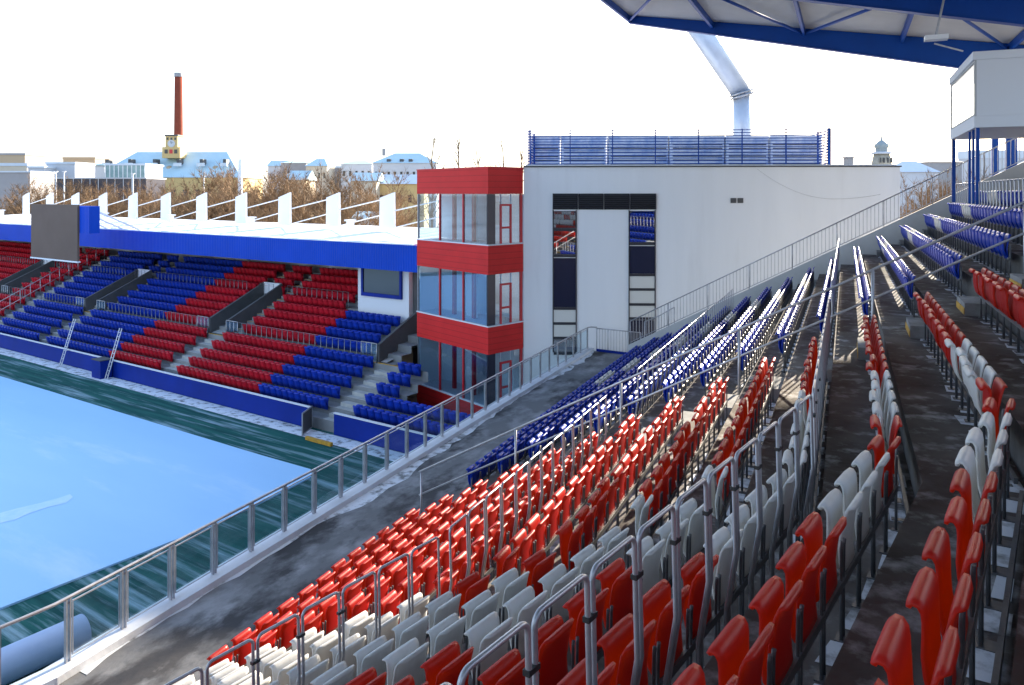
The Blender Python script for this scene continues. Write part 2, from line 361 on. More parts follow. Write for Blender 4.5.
for t in (42.8, 32.0, 21.2, 10.4):
    b = MB()
    b.hexa([W(QF + .1, t - .12, zroof(QF) - .42), W(QF + .1, t + .12, zroof(QF) - .42), W(8.8, t + .12, zroof(9) - 1.5), W(8.8, t - .12, zroof(9) - 1.5),
            W(QF + .1, t - .12, zroof(QF) - .03), W(QF + .1, t + .12, zroof(QF) - .03), W(8.8, t + .12, zroof(8.8) - .03), W(8.8, t - .12, zroof(8.8) - .03)])
    lo = lambda q: zroof(q) - (.42 + (q - QF) / 20.3 * 1.08)
    b.hexa([W(QF + .1, t - .2, zroof(QF) - .46), W(QF + .1, t + .2, zroof(QF) - .46), W(8.8, t + .2, zroof(9) - 1.54), W(8.8, t - .2, zroof(9) - 1.54),
            W(QF + .1, t - .2, zroof(QF) - .43), W(QF + .1, t + .2, zroof(QF) - .43), W(8.8, t + .2, zroof(9) - 1.51), W(8.8, t - .2, zroof(9) - 1.51)])
    b.build('rafter', 'blue_steel', roof)
for q in (-11.15, -6.6, -2.0, 2.5, 7.0):
    b = MB()
    for (t0, t1) in ((10.53, 21.07), (21.33, 31.87), (32.13, 42.67)):
        b.bar(W(q, t0, zroof(q) - .22), W(q, t1, zroof(q) - .22), .14, .34)
    b.build('purlin', 'blue_steel', roof)
QP = (-11.15, -6.6, -2.0, 2.5, 7.0)
for (t0, t1) in ((32.1, 42.7), (21.3, 31.9)):
    for i in range(4):
        qa, qb = (QP[i], QP[i + 1]) if i % 2 == 0 else (QP[i + 1], QP[i])
        b = MB(); b.tube([W(qa, t1, zroof(qa) - .30), W(qb, t0, zroof(qb) - .30)], .075, 8)
        b.build('brace', 'blue_steel', roof)
for (q, t, w) in ((6.4, 42.5, .26), (7.05, 42.5, .44), (7.7, 42.5, .22)):
    b = MB(); b.box(W(q, t), N2, D2, -w / 2, w / 2, -.15, .15, zt - 3, zroof(q) - .9); b.build('column', 'blue_steel', stand)
# rear wall, open between its top and the roof
b = MB()
def rw(t0, t1, z0, z1): b.hexa([W(9.0, t0, z0), W(9.25, t0, z0), W(9.25, t1, z0), W(9.0, t1, z0), W(9.0, t0, z1), W(9.25, t0, z1), W(9.25, t1, z1), W(9.0, t1, z1)])
tk = D2.dot(K(9.0)); zR = zroof(9) - .06
rw(tk, 42.9, zt - 2, zt + 1.6)
P0 = R(9.0, 0); P1 = R(9.0, ANEAR - 8); P2 = R(9.25, ANEAR - 8); P3 = R(9.25, 0)
b.prism([P1, P2, P3, P0], zt - 2, zt + 1.6)
b.build('rear_wall', 'pale_wall', stand)
# ================================================================== SEATS
def shell(prof, w, th, xs=9, corner=0.08, bow=0.0, taper=0.0):
    """curved plastic shell: profile (y, z) from bottom to top, width w"""
    b = MB(); b.sm = True
    L = [0]
    for i in range(1, len(prof)): L.append(L[-1] + sqrt((prof[i][0] - prof[i - 1][0]) ** 2 + (prof[i][1] - prof[i - 1][1]) ** 2))
    T = L[-1]; n = len(prof); nrm = []
    for i in range(n):
        a = prof[max(i - 1, 0)]; c = prof[min(i + 1, n - 1)]
        dy, dz = c[0] - a[0], c[1] - a[1]; l = sqrt(dy * dy + dz * dz); nrm.append((dz / l, -dy / l))
    hw = []
    for i in range(n):
        h = w / 2 - taper * (1 - L[i] / T)
        d = min(T - L[i], corner)
        if d < corner: h -= corner - sqrt(max(0, corner ** 2 - (corner - d) ** 2))
        hw.append(h)
    for side in (0, 1):
        for i in range(n):
            for k in range(xs):
                x = (-1 + 2 * k / (xs - 1))
                edge = 1 - abs(x) ** 6 * 0.4
                off = -th / 2 * edge if side == 0 else th / 2 * edge
                f_ = L[i] / T; y = prof[i][0] + nrm[i][0] * off - bow * x * x * max(0.0, 1 - abs(f_ - .4) / .45); z = prof[i][1] + nrm[i][1] * off
                b.v.append((x * hw[i], y, z))
    G = n * xs
    for i in range(n - 1):
        for k in range(xs - 1):
            a = i * xs + k
            b.face((a, a + 1, a + xs + 1, a + xs)); b.face((G + a, G + a + xs, G + a + xs + 1, G + a + 1))
    for i in range(n - 1):
        for k in (0, xs - 1):
            a = i * xs + k
            f = (a, a + xs, G + a + xs, G + a); b.face(f if k == 0 else f[::-1])
    for i in (0, n - 1):
        for k in range(xs - 1):
            a = i * xs + k; f = (a, G + a, G + a + 1, a + 1); b.face(f if i == 0 else f[::-1])
    return b
PAN = [(.102, .405), (.078, .44), (.064, .52), (.058, .60), (.052, .68), (.046, .735), (.038, .772), (.020, .796), (-.002, .799), (-.019, .783), (-.022, .758)]
BACK = [(.128, .36), (.127, .44), (.128, .54), (.134, .64), (.142, .73), (.150, .785), (.164, .814), (.181, .815), (.192, .796)]
def seat_meshes(color):
    pan = shell(PAN, .375, .027, 9, .045, .018, .008).mesh('seat_pan', color)
    back = shell(BACK, .405, .023, 11, .085, .022, .02).mesh('backrest', color)
    return pan, back
def leg_mesh(x):
    b = MB(); b.tube([(x, .142, .0), (x, .142, .40), (x, .146, .60), (x, .150, .64)], .0115, 8)
    b.box((x, .155, 0), Vector((1, 0, 0)), Vector((0, 1, 0)), -.03, .03, -.05, .06, 0.0, .012)
    return b.mesh('leg', 'seat_steel')
def bar_mesh():
    b = MB(); b.box((0, 0, 0), Vector((1, 0, 0)), Vector((0, 1, 0)), -.249, .249, .115, .155, .335, .39)
    return b.mesh('crossbar', 'seat_steel')
def foot_mesh():
    b = MB(); b.box((0, 0, 0), Vector((1, 0, 0)), Vector((0, 1, 0)), -.249, .249, .22, .25, .03, .08); return b.mesh('floor_bar', 'seat_steel')
SM = {c: seat_meshes(c) for c in ('red_plastic', 'white_plastic')}
LEGS = [leg_mesh(-.222), leg_mesh(.222)]; XBAR = bar_mesh(); FBAR = foot_mesh()
def lo_seat(npf, xs):
    def pick(p, k): return [p[round(i * (len(p) - 1) / (k - 1))] for i in range(k)]
    a = shell(pick(PAN, npf), .41 if xs > 2 else .46, .03, xs, .04, .015); c = shell(pick(BACK, npf), .43 if xs > 2 else .475, .03, xs, .08, .02, .02)
    return a, c
MID = lo_seat(6, 4); FARS = lo_seat(4, 2)
for m_ in FARS: m_.v = [(x, y * 1.7 - .06, z * 1.36 - .22) for x, y, z in m_.v]
ANG1, ANG2 = atan2(-D1.y, -D1.x), atan2(-D2.y, -D2.x)
WHITE_POLY = [(150, 700), (175, 672), (250, 640), (300, 622), (380, 606), (440, 590), (475, 577), (530, 566), (575, 545), (620, 505), (690, 470), (735, 448), (775, 415), (815, 372), (850, 372), (846, 440), (775, 512), (730, 535), (700, 556), (650, 560), (590, 570), (560, 605), (500, 640), (430, 655), (360, 675), (310, 700)]
def inpoly(x, y, P):
    c = False; n = len(P)
    for i in range(n):
        x1, y1 = P[i]; x2, y2 = P[i - 1]
        if (y1 > y) != (y2 > y) and x < (x2 - x1) * (y - y1) / (y2 - y1) + x1: c = not c
    return c
def colour(j, a, t, p):
    x, y = proj((p.x, p.y, ZJ(j) + .8))
    if t > TA1:
        tc = 26.4 + .1 * (j % 3) + (0.12 * (j - 6) if j > 6 else 0.35 * (j - 6))
        return 'white_plastic' if 2 <= j and tc < t < tc + 2 else 'blue_plastic'
    if j == 13: return 'white_plastic' if (413 < y < 466 and a < 0) or (340 < y < 374 and a > 0) else 'red_plastic'
    if j == 12: return 'white_plastic' if (455 < y < 514 and a < 0) or (370 < y < 408 and a > 0) else 'red_plastic'
    if j == 14: return 'white_plastic' if 2.0 < a < 3.5 else 'red_plastic'
    return 'white_plastic' if inpoly(x, y, WHITE_POLY) else 'red_plastic'
seats = []                                   # (depth, j, idx_from_aisle, pos, ang, colour)
for j in range(1, NROW):
    q = QJ(j); kt = D2.dot(K(q)); n = 0; t = TA0 - .25
    while t > kt + .22:
        n += 1; seats.append((j, n, R(q, t - kt, ZJ(j)), ANG2, t - kt, t)); t -= .5
    a = -.27
    while a > ANEAR + 1:
        n += 1; seats.append((j, n, R(q, a, ZJ(j)), ANG1, a, kt + a)); a -= .5
    if j <= 17:
        t = TA1 + .3; n = 0
        while t < TEND - (.9 if j > 2 else .3):
            n += 1; seats.append((j, -n, W(q, t, ZJ(j)), ANG2, t - kt, t)); t += .5
vis = []; rest = []
for s in seats:
    x, y = proj((s[2].x, s[2].y, s[2].z + .75)); x2, y2 = proj((s[2].x, s[2].y, s[2].z + .5))
    inside = -8 < x < 1034 and 0 < y < 700
    near = -250 < x < 1274 and -100 < y < 1000 and s[2].y > 1.2
    d = s[2].length
    if s[1] > 0 and inside: vis.append((d, s))
    elif near: rest.append(s)
vis.sort(key=lambda k: k[0])
rest += [s for d, s in vis[300:]]; vis = vis[:300]
CN = {'red_plastic': 'red', 'white_plastic': 'white', 'blue_plastic': 'blue'}
for d, (j, n, p, ang, a, t) in vis:
    c = colour(j, a, t, p)
    r = bpy.data.objects.new('stadium_seat', None); COL.objects.link(r); r.empty_display_size = .2
    r.location = p; r.rotation_euler = (0, 0, ang)
    tag(r, f'{CN[c]} tip-up seat in the {ordw(j)} row above the walkway, {ordw(n)} from the aisle steps', 'seat', 'folded seats in the red and white block')
    jit = random.Random(j * 100 + n)
    for nm, me in (('seat_pan', SM[c][0]), ('backrest', SM[c][1]), ('leg', LEGS[0]), ('leg', LEGS[1]), ('crossbar', XBAR), ('floor_bar', FBAR)):
        o = bpy.data.objects.new(nm, me); COL.objects.link(o); o.parent = r
        if nm == 'seat_pan': o.rotation_euler = (jit.uniform(-.06, .02), 0, jit.uniform(-.02, .02)); o.location.y = jit.uniform(-.012, .006)
# ================================================================== END STAND (left)
RU = lambda i: 27.2 + .8 * i
RZ = lambda i: -11.45 + .395 * i + (0.12 if i > 4 else 0)
NE = 14; VMAX = 104.0; VMIN = 20.0
VOM = (29.9, 45.6, 62.2, 79.0)
est = thing('end_stand', E(33, 55, GZ), 'covered end stand with red and blue seat blocks beyond the pitch', 'grandstand')
b = MB()
for i in range(NE):
    V0 = VMIN if i <= 1 else 27.1 if i <= 4 else 29.75
    b.cur = 0; b.quad(E(RU(i) - .5, V0, RZ(i)), E(RU(i) - .5, VMAX, RZ(i)), E(RU(i) + .3, VMAX, RZ(i)), E(RU(i) + .3, V0, RZ(i)))
    z1 = RZ(i + 1); b.quad(E(RU(i) + .3, V0, RZ(i)), E(RU(i) + .3, VMAX, RZ(i)), E(RU(i) + .3, VMAX, z1), E(RU(i) + .3, V0, z1))
b.quad(E(RU(0) - .5, VMIN, GZ), E(RU(0) - .5, VMAX, GZ), E(RU(0) - .5, VMAX, RZ(0)), E(RU(0) - .5, VMIN, RZ(0)))
b.build('terrace', 'far_tread', est)
UB = RU(NE - 1) + 1.2
b = MB(); b.box(E(0, 0), D1, D3, UB, UB + .3, VMIN, VMAX, GZ, -2.90); b.build('rear_wall', 'pale_wall', est)
b = MB(); b.box(E(0, 0), D1, D3, 27, UB + .3, VMAX, VMAX + .3, GZ, -3.3); b.build('side_wall', 'pale_wall', est)
VR = 29.9
b = MB(); b.cur = 0
def slab(b, u0, u1, va, vb, za, zb, th):
    b.hexa([E(u0, va, za - th), E(u0, vb, za - th), E(u1, vb, zb - th), E(u1, va, zb - th), E(u0, va, za), E(u0, vb, za), E(u1, vb, zb), E(u1, va, zb)])
slab(b, 33.12, 43.5, VR, VMAX, -3.12, -2.66, .2)
b.cur = 1; slab(b, 33.2, 43.4, VR + .1, VMAX - .1, -3.02, -2.56, .096)
eroof = b.build('roof', ['roof_sheet', 'snow'], est)
b = MB(); b.box(E(0, 0), D1, D3, 32.9, 33.11, VR, VMAX, -4.50, -2.98); b.build('fascia', 'blue_fascia', eroof)
b = MB()
for i in range(40):
    v = VR + .2 + i * (VMAX - VR - .4) / 40
    b.box(E(0, 0), D1, D3, 32.88, 33.3, v, v + (VMAX - VR - .4) / 40 - .01, -2.975, -2.975 + random.uniform(.05, .12))
o = b.build('snow_lip', 'snow', eroof)
vs = [39.4 + 5.65 * i for i in range(11)]
for i, v in enumerate(vs):
    b = MB()
    z0, z1 = -2.578, 0.05
    b.hexa([E(40.2, v - .74, z0), E(40.35, v - .74, z0), E(40.35, v + .74, z0), E(40.2, v + .74, z0),
            E(40.2, v - .70, z1), E(40.35, v - .70, z1), E(40.35, v + .70, z1 - .40), E(40.2, v + .70, z1 - .40)])
    b.build('roof_fin', 'white_steel', eroof)
    b = MB(); vn = v - 5.65
    b.tube([E(40.3, v - .70, -1.25), E(40.6, vn + .72, -.45)], .045, 6); b.tube([E(40.3, v - .70, -2.45), E(40.6, vn + .72, -1.55)], .04, 6)
    b.build('tie_rod', 'white_steel', eroof)
    if i % 2 == 0:
        b = MB(); b.box(E(38.5, v + 1.9), D1, D3, -.2, .2, -.2, .2, -2.578, -2.0); b.box(E(38.5, v + 1.9), D1, D3, -.3, .3, -.3, .3, -1.998, -1.88); b.build('roof_vent', 'white_steel', eroof)
# perimeter boards
b = MB(); b.box(E(0, 0), D1, D3, 26.5, 26.58, 31.4, VMAX, GZ, -10.95); b.cur = 1; b.box(E(0, 0), D1, D3, 26.46, 26.62, 31.4, VMAX, -10.948, -10.90)
b.build('front_board', ['blue_board', 'pale_house'], est)
b = MB(); b.box(E(0, 0), D1, D3, 26.5, 26.58, 21.5, 29.6, GZ, -10.95); b.cur = 1; b.box(E(0, 0), D1, D3, 26.46, 26.62, 21.5, 29.6, -10.948, -10.90)
b.build('front_board', ['blue_board', 'pale_house'], est)
g = thing('pitch_gate', E(26.2, 30.6, GZ), 'open dark mesh gate in the blue board by the corner steps', 'gate')
b = MB(); G0 = E(26.55, 31.3); gd = (-D1 * .8 - D3 * .45).normalized(); 
for z in (GZ + .08, GZ + 1.12): b.bar(G0 + UP * z, G0 + gd * 1.3 + UP * z, .06, .06)
for x in (0, 1.3): b.bar(G0 + gd * x + UP * (GZ + .05), G0 + gd * x + UP * (GZ + 1.15), .06, .06)
b.build('gate_frame', 'rail_steel', g)
b = MB(); b.hexa([G0 + gd * x + Vector((-gd.y, gd.x, 0)) * y + UP * z for z in (GZ + .1, GZ + 1.1) for (x, y) in ((.04, -.012), (1.26, -.012), (1.26, .012), (.04, .012))]); b.build('mesh_panel', 'dark_grey', g)
g = thing('kit_locker', E(26.0, 51.2, GZ), 'small dark blue locker standing against the pitch board', 'locker')
b = MB(); b.box(E(26.05, 51.2), D1, D3, -.38, .38, -.55, .55, GZ, GZ + 1.15); b.build('locker_body', 'blue_board', g)
b = MB(); b.box(E(26.05, 51.2), D1, D3, -.42, .42, -.59, .59, GZ + 1.152, GZ + 1.2); b.build('lid', 'dark_grey', g)
b = MB(); b.bar(E(25.2, 28.3, GZ + .09), E(25.2, 30.1, GZ + .09), .16, .16)
tag(b.build('kerb_block', 'yellow_paint'), 'low yellow kerb block on the snowy strip by the gate', 'kerb block')
for k, (xa, ya, xb, yb, lab) in enumerate(((60, 365, 69, 333, 'pale ladder pole leaning on the board, nearer the scoreboard'), (106, 378, 117, 341, 'pale ladder pole leaning on the board, nearer the dark locker'))):
    ub = 25.9; p0 = None
    r_ = (xa - CX) / F; v = ub * (D1.x - D1.y * r_) / (D3.y * r_ - D3.x); p0 = E(ub, v, GZ)
    p1 = E(27.0, v + .25, -8.85 if k == 0 else -8.9)
    b = MB(); s_ = D3 * .14
    b.tube([p0 - s_, p1 - s_], .035, 6); b.tube([p0 + s_, p1 + s_], .035, 6)
    for i in range(1, 12):
        f_ = i / 12; c = p0.lerp(p1, f_); b.tube([c - s_, c + s_], .02, 5)
    tag(b.build('leaning_ladder', 'pale_house', org=p0), lab, 'ladder', 'ladders leaning on the pitch board')
# aisles and stair mouths
for vi, v in enumerate(VOM):
    st = MB(); st.cur = 0
    for i in range(5):
        st.box(E(0, 0), D1, D3, RU(i) - .49, RU(i) - .1, v - .75, v + .75, RZ(i) + .003, RZ(i) + .02)
        st.box(E(0, 0), D1, D3, RU(i) - .098, RU(i) + .299, v - .75, v + .75, RZ(i) + .003, RZ(i) + .2)
    st.cur = 1
    st.box(E(0, 0), D1, D3, RU(5) - .49, RU(5) - .42, v - .9, v + .9, RZ(5) + .003, RZ(5) + .03)
    st.cur = 0
    for sd in ((-1, 1) if vi else (1,)):
        for i in range(5, NE):
            c = v + sd * 1.45
            st.cur = 0
            st.box(E(0, 0), D1, D3, RU(i) - .098, RU(i) + .299, c - .42, c + .42, RZ(i) + .003, RZ(i) + .2)
            st.box(E(0, 0), D1, D3, RU(i) - .45, RU(i) - .1, c - .42, c + .42, RZ(i) + .003, RZ(i) + .02)
            st.cur = 1; st.box(E(0, 0), D1, D3, RU(i) - .5, RU(i) - .452, c - .42, c + .42, RZ(i) + .003, RZ(i) + .024)
    st.build('aisle_stairs', ['far_step', 'yellow_paint'], est)
    vm = MB(); VN = -.86 if vi else .4
    for sd in ((-1, 1) if vi else (1,)):
        c = v + sd * .95
        vm.cur = 0
        vm.hexa([E(RU(5) - .4, c - .09, RZ(5)), E(RU(5) - .4, c + .09, RZ(5)), E(RU(10), c + .09, RZ(10) - .3), E(RU(10), c - .09, RZ(10) - .3),
                 E(RU(5) - .4, c - .09, RZ(5) + 1.0), E(RU(5) - .4, c + .09, RZ(5) + 1.0), E(RU(10), c + .09, RZ(10) + 1.05), E(RU(10), c - .09, RZ(10) + 1.05)])
    vm.cur = 1; vm.box(E(0, 0), D1, D3, RU(10) - .1, RU(10) + .05, v + VN, v + .86, RZ(7), RZ(10) + .25)
    vm.cur = 3; vm.box(E(0, 0), D1, D3, RU(10) - .12, RU(10) + .07, v + VN, v + .86, RZ(10) + .255, RZ(10) + 1.05)
    vm.cur = 2; vm.quad(E(RU(5) - .3, v + VN, RZ(5) + .05), E(RU(5) - .3, v + .86, RZ(5) + .05), E(RU(10), v + .86, RZ(5) + .9), E(RU(10), v + VN, RZ(5) + .9))
    vm.build('stair_mouth', ['dark_grey', 'dark_void', 'far_step', 'pale_house'], est)
    for sd in ((-1, 1) if vi else (1,)):
        b = MB(); c = v + sd * 1.6
        for x in (-.6, -.2, .2, .6): b.tube([E(RU(5) - .45, c + x, RZ(5)), E(RU(5) - .45, c + x, RZ(5) + 1.05)], .03, 5)
        b.tube([E(RU(5) - .45, c - .6, RZ(5) + 1.05), E(RU(5) - .45, c + .6, RZ(5) + 1.05)], .03, 5)
        o = b.build('guard_rail', 'galvanised', est)
        b = MB(); b.box(E(0, 0), D1, D3, RU(5) - .46, RU(5) - .45, c - .57, c + .57, RZ(5) + .1, RZ(5) + .98); b.build('glass_pane', 'panel_glass', o)
# long stair with rail between the left red block and the blue block
b = MB(); VL = 72.0
for i in range(NE):
    b.box(E(0, 0), D1, D3, RU(i) - .098, RU(i) + .299, VL - .8, VL + .8, RZ(i) + .003, RZ(i) + .2); b.box(E(0, 0), D1, D3, RU(i) - .47, RU(i) - .1, VL - .8, VL + .8, RZ(i) + .003, RZ(i) + .02)
b.build('aisle_stairs', 'far_step', est)
b = MB()
for i in range(0, NE): b.tube([E(RU(i) - .2, VL + 1.0, RZ(i)), E(RU(i) - .2, VL + 1.0, RZ(i) + 1.5)], .035, 5)
for dz in (.75, 1.5): b.tube([E(RU(0) - .2, VL + 1.0, RZ(0) + dz), E(RU(NE - 1) - .2, VL + 1.0, RZ(NE - 1) + dz)], .03, 5)
b.build('stair_rail', 'galvanised', est)
# row guard hoops of the end stand, one long rail per block
def in_gap(i, v):
    if abs(v - VL) < 1.2: return True
    for c in VOM:
        if i < 5 and abs(v - c) < .95: return True
        if i >= 10 and abs(v - c) < 1.95 and abs(abs(v - c) - 1.45) < .55: return True
        if 5 <= i < 10 and abs(v - c) < 1.95: return True
    if v < 27.3 and i > 1: return True
    if v < 30.4 and i > 4: return True
    if i >= 9 and 31.0 < v < 37.3: return True
    return False
for i in (5, 10):
    b = None; v = 30.0
    while v < 96:
        ok = not in_gap(i, v) and not in_gap(i, v + .5)
        if ok:
            if b is None: b = MB(); b.tube([E(RU(i) - .42, v, RZ(i) + .06), E(RU(i) - .42, v + .04, RZ(i) + .06)], .02, 4)
            b.tube([E(RU(i) - .42, v, RZ(i)), E(RU(i) - .42, v, RZ(i) + 1.02), E(RU(i) - .42, v + .49, RZ(i) + 1.02), E(RU(i) - .42, v + .49, RZ(i))], .022, 4, cap=False)
        elif b is not None:
            b.build('row_guard', 'galvanised', est); b = None
        v += .5
    if b is not None: b.build('row_guard', 'galvanised', est)
# control room in the corner of the end stand
cr = MB(); cr.box(E(0, 0), D1, D3, 34.2, 39.0, 31.7, 36.0, -8.6, -2.92)
room = cr.build('control_room', 'pale_house', est)
b = MB()
v0, v1, z0, z1 = 32.2, 35.6, -6.35, -3.9
b.box(E(0, 0), D1, D3, 34.06, 34.195, v0, v1, z0, z0 + .22); b.box(E(0, 0), D1, D3, 34.06, 34.195, v0, v0 + .16, z0 + .222, z1); b.box(E(0, 0), D1, D3, 34.06, 34.195, v1 - .16, v1, z0 + .222, z1)
b.build('window_frame', 'blue_board', room)
b = MB(); b.box(E(0, 0), D1, D3, 34.12, 34.19, v0 + .165, v1 - .165, z0 + .225, z1); b.build('window_pane', 'dark_glass', room)
b = MB(); b.box(E(0, 0), D1, D3, 39, 39.2, 24, 31.6, GZ, -3.0); b.box(E(0, 0), D1, D3, 34.5, 39.0, 31.3, 31.65, -11, -3.0); b.build('corner_wall', 'dark_grey', est)
for k, (v0_, v1_) in enumerate(((53.2, 57.6), (39.2, 43.6))):
    b = MB(); b.box(E(0, 0), D1, D3, UB - .25, UB - .005, v0_, v1_, RZ(13) + .5, RZ(13) + 1.5); b.build('white_panel', 'pale_house', est)
# scoreboard hung in front of the fascia
sb = thing('scoreboard', E(28.2, 62, -5.0), 'large blank brown video screen hung before the end stand roof', 'scoreboard')
b = MB(); b.box(E(0, 0), D1, D3, 27.9, 28.05, 58.3, 65.6, -4.95, -.85); b.build('screen', 'led_screen', sb)
b = MB(); b.box(E(0, 0), D1, D3, 28.055, 28.8, 56.9, 65.5, -2.9, -.95); b.build('housing', 'blue_fascia', sb)
b = MB(); b.box(E(0, 0), D1, D3, 27.86, 28.1, 58.25, 65.65, -5.06, -4.955); b.build('bottom_trim', 'pale_house', sb)
b = MB()
for v in (59, 61.5, 64): b.bar(E(28.84, v, -1.0), E(33.0, v, -2.9), .12, .12)
b.build('bracket', 'white_steel', sb)
# ---- the remaining seats, one object
mb = MB()
MATS = ['red_plastic', 'white_plastic', 'blue_plastic', 'red_far', 'blue_far', 'seat_steel']
def add_seat(parts, p, ang, mi):
    ca, sa = cos(ang), sin(ang)
    for pt in parts:
        n = len(mb.v)
        mb.v += [(p.x + ca * x - sa * y, p.y + sa * x + ca * y, p.z + z) for x, y, z in pt.v]
        for f in pt.f:
            mb.f.append(tuple(n + i for i in f)); mb.mi.append(mi); mb.smooth.append(True)
LEGLO = MB()
for x in (-.228, .228): LEGLO.box((x, .155, 0), Vector((1, 0, 0)), Vector((0, 1, 0)), -.014, .014, -.014, .014, 0, .62)
LEGLO.box((0, 0, 0), Vector((1, 0, 0)), Vector((0, 1, 0)), -.249, .249, .115, .155, .335, .39)
CI = {'red_plastic': 0, 'white_plastic': 1, 'blue_plastic': 2}
for (j, n, p, ang, a, t) in rest:
    c = colour(j, a, t, p); add_seat(MID, p, ang, CI[c]); add_seat([LEGLO], p, ang, 5)
angE = atan2(D3.y, D3.x) + pi          # local x along -D3 -> y away from the pitch
if Vector((cos(angE + pi / 2), sin(angE + pi / 2), 0)).dot(D1) < 0: angE += pi
rs = random.Random(5)
for i in range(NE):
    v = 21.2
    while v < 98:
        if not in_gap(i, v):
            mi = 4 if v < 36.5 else 3 if v < 52.5 else 4 if v < 71 else 3
            if i >= 9 and 36.4 < v < 37.2: mi = 4
            add_seat(FARS, E(RU(i) - .02, v, RZ(i)), angE, mi)
        v += .5
o = mb.build('stadium_seats', MATS)
tag(o, 'rows of blue, red and white seats in the blue block and across the end stand', 'seats', kind='stuff')
# ================================================================== RAILINGS
# glass parapet railing
gr = thing('glass_railing', R(-12.02, 0, -7.87), 'long steel railing with framed glass panels on the snowy ledge', 'railing')
QR = -12.02; ZR = -6.80
aE = akt(QR, 37.75); b = MB()
b.tube([R(QR, -7.5, ZR), R(QR, -.4, ZR), R(QR, .0, ZR) + D2 * .1, R(QR, aE, ZR), W(-11.9, 37.95, ZR), W(-11.6, 38.0, ZR)], .03, 10)
b.build('top_rail', 'rail_steel', gr)
nP = int((aE + 7.5) / 1.1); a = aE - .05; posts = []
while a > -7.5: posts.append(a); a -= 1.1
for i, a in enumerate(posts):
    p = R(QR, a); d = D2 if a >= 0 else D1; n = N2 if a >= 0 else N1
    b = MB()
    for s_ in (-.035, .035): b.box(p, d, n, s_ - .012, s_ + .012, -.03, .03, -8.15, ZR - .02)
    b.box(p, d, n, -.022, .022, -.02, .02, ZR - .10, ZR - .07)
    b.build('post', 'rail_steel', gr)
    if i + 1 < len(posts):
        a2 = posts[i + 1]
        if a2 < 0 < a: continue
        b = MB(); x0, x1 = -(a - a2) + .10, -.10
        b.box(p, d, n, x0, x1, -.006, .006, -7.78, ZR - .10); o = b.build('glass_panel', 'panel_glass', gr)
        b = MB(); w_ = .014
        for (xa, xb, za, zb) in ((x0 - w_, x1 + w_, -7.80, -7.782), (x0 - w_, x1 + w_, ZR - .098, ZR - .075), (x0 - w_, x0 - .001, -7.78, ZR - .10), (x1 + .001, x1 + w_, -7.78, ZR - .10)):
            b.box(p, d, n, xa, xb, -.012, .012, za, zb)
        b.build('panel_frame', 'rail_steel', o)
# barred railing helper
def bar_railing(name, label, pts, h, step, r=.012, post_every=1.7, foot=0.08, m='rail_steel'):
    t = thing(name, pts[0], label, 'railing')
    b = MB(); b.tube([Vector(p) + UP * h for p in pts], .026, 8); b.build('top_rail', m, t)
    b = MB(); b.tube([Vector(p) + UP * foot for p in pts], .016, 6); b.build('bottom_rail', m, t)
    b = MB()
    for i in range(len(pts) - 1):
        p, q = Vector(pts[i]), Vector(pts[i + 1]); L = Vector((q.x - p.x, q.y - p.y, 0)).length
        k = max(1, int(L / step))
        for e in range(1, k):
            c = p.lerp(q, e / k); b.tube([c + UP * foot, c + UP * h], r, 5, cap=False)
    b.build('baluster', m, t)
    for i in range(len(pts) - 1):
        p, q = Vector(pts[i]), Vector(pts[i + 1]); L = (q - p).length; k = max(1, round(L / post_every))
        for e in range(k + 1):
            if e == 0 and i > 0: continue
            c = p.lerp(q, e / k); b = MB(); b.tube([c, c + UP * h], .022, 6); b.build('post', m, t)
    return t
zz = -7.995
bar_railing('bar_railing', 'curved barred railing closing the far end of the walkway', [W(-11.6, 37.95, zz), W(-11.0, 37.9, zz), W(-9.25, 37.6, zz)], 1.15, .15)
b = MB(); b.bar(W(-11.6, 37.88, zz + .07), W(-9.3, 37.5, zz + .07), .03, .13); tag(b.build('kick_board', 'blue_board'), 'low blue kick board under the barred railing at walkway end', 'board')
bar_railing('bar_railing', 'sloping barred railing climbing along the end wall of the stand', [W(-8.9, TEND + .1, zwall(-8.9)), W(6.5, TEND + .1, zwall(6.5))], 1.03, .14, post_every=1.9)
bar_railing('bar_railing', 'short barred stair railing behind the end wall by the dark window strip', [W(-9.0, 37.3, -7.6), W(-8.2, 36.9, -7.2), W(-7.4, 36.6, -6.7)], 1.35, .13)
# aisle handrail
hr = thing('aisle_handrail', W(-8.9, 15.8, -7.6), 'double tube handrail climbing the aisle between red and blue seats', 'handrail')
TQ = 15.95
def zh(q): return ZJ(1) + .53 * (q + 8.9) + 1.18
b = MB(); b.tube([W(-9.2, TQ, zh(-9.2)), W(6.0, TQ, zh(6.0))], .026, 8); b.build('top_rail', 'rail_steel', hr)
b = MB(); b.tube([W(-9.2, TQ, zh(-9.2) - .54), W(6.0, TQ, zh(6.0) - .54)], .022, 8); b.build('middle_rail', 'rail_steel', hr)
for q in (-9.15, -6.75, -4.35, -1.95, .45, 2.85, 5.25):
    b = MB(); b.tube([W(q, TQ, zh(q) - 1.55), W(q, TQ, zh(q))], .028, 8); b.build('post', 'rail_steel', hr)
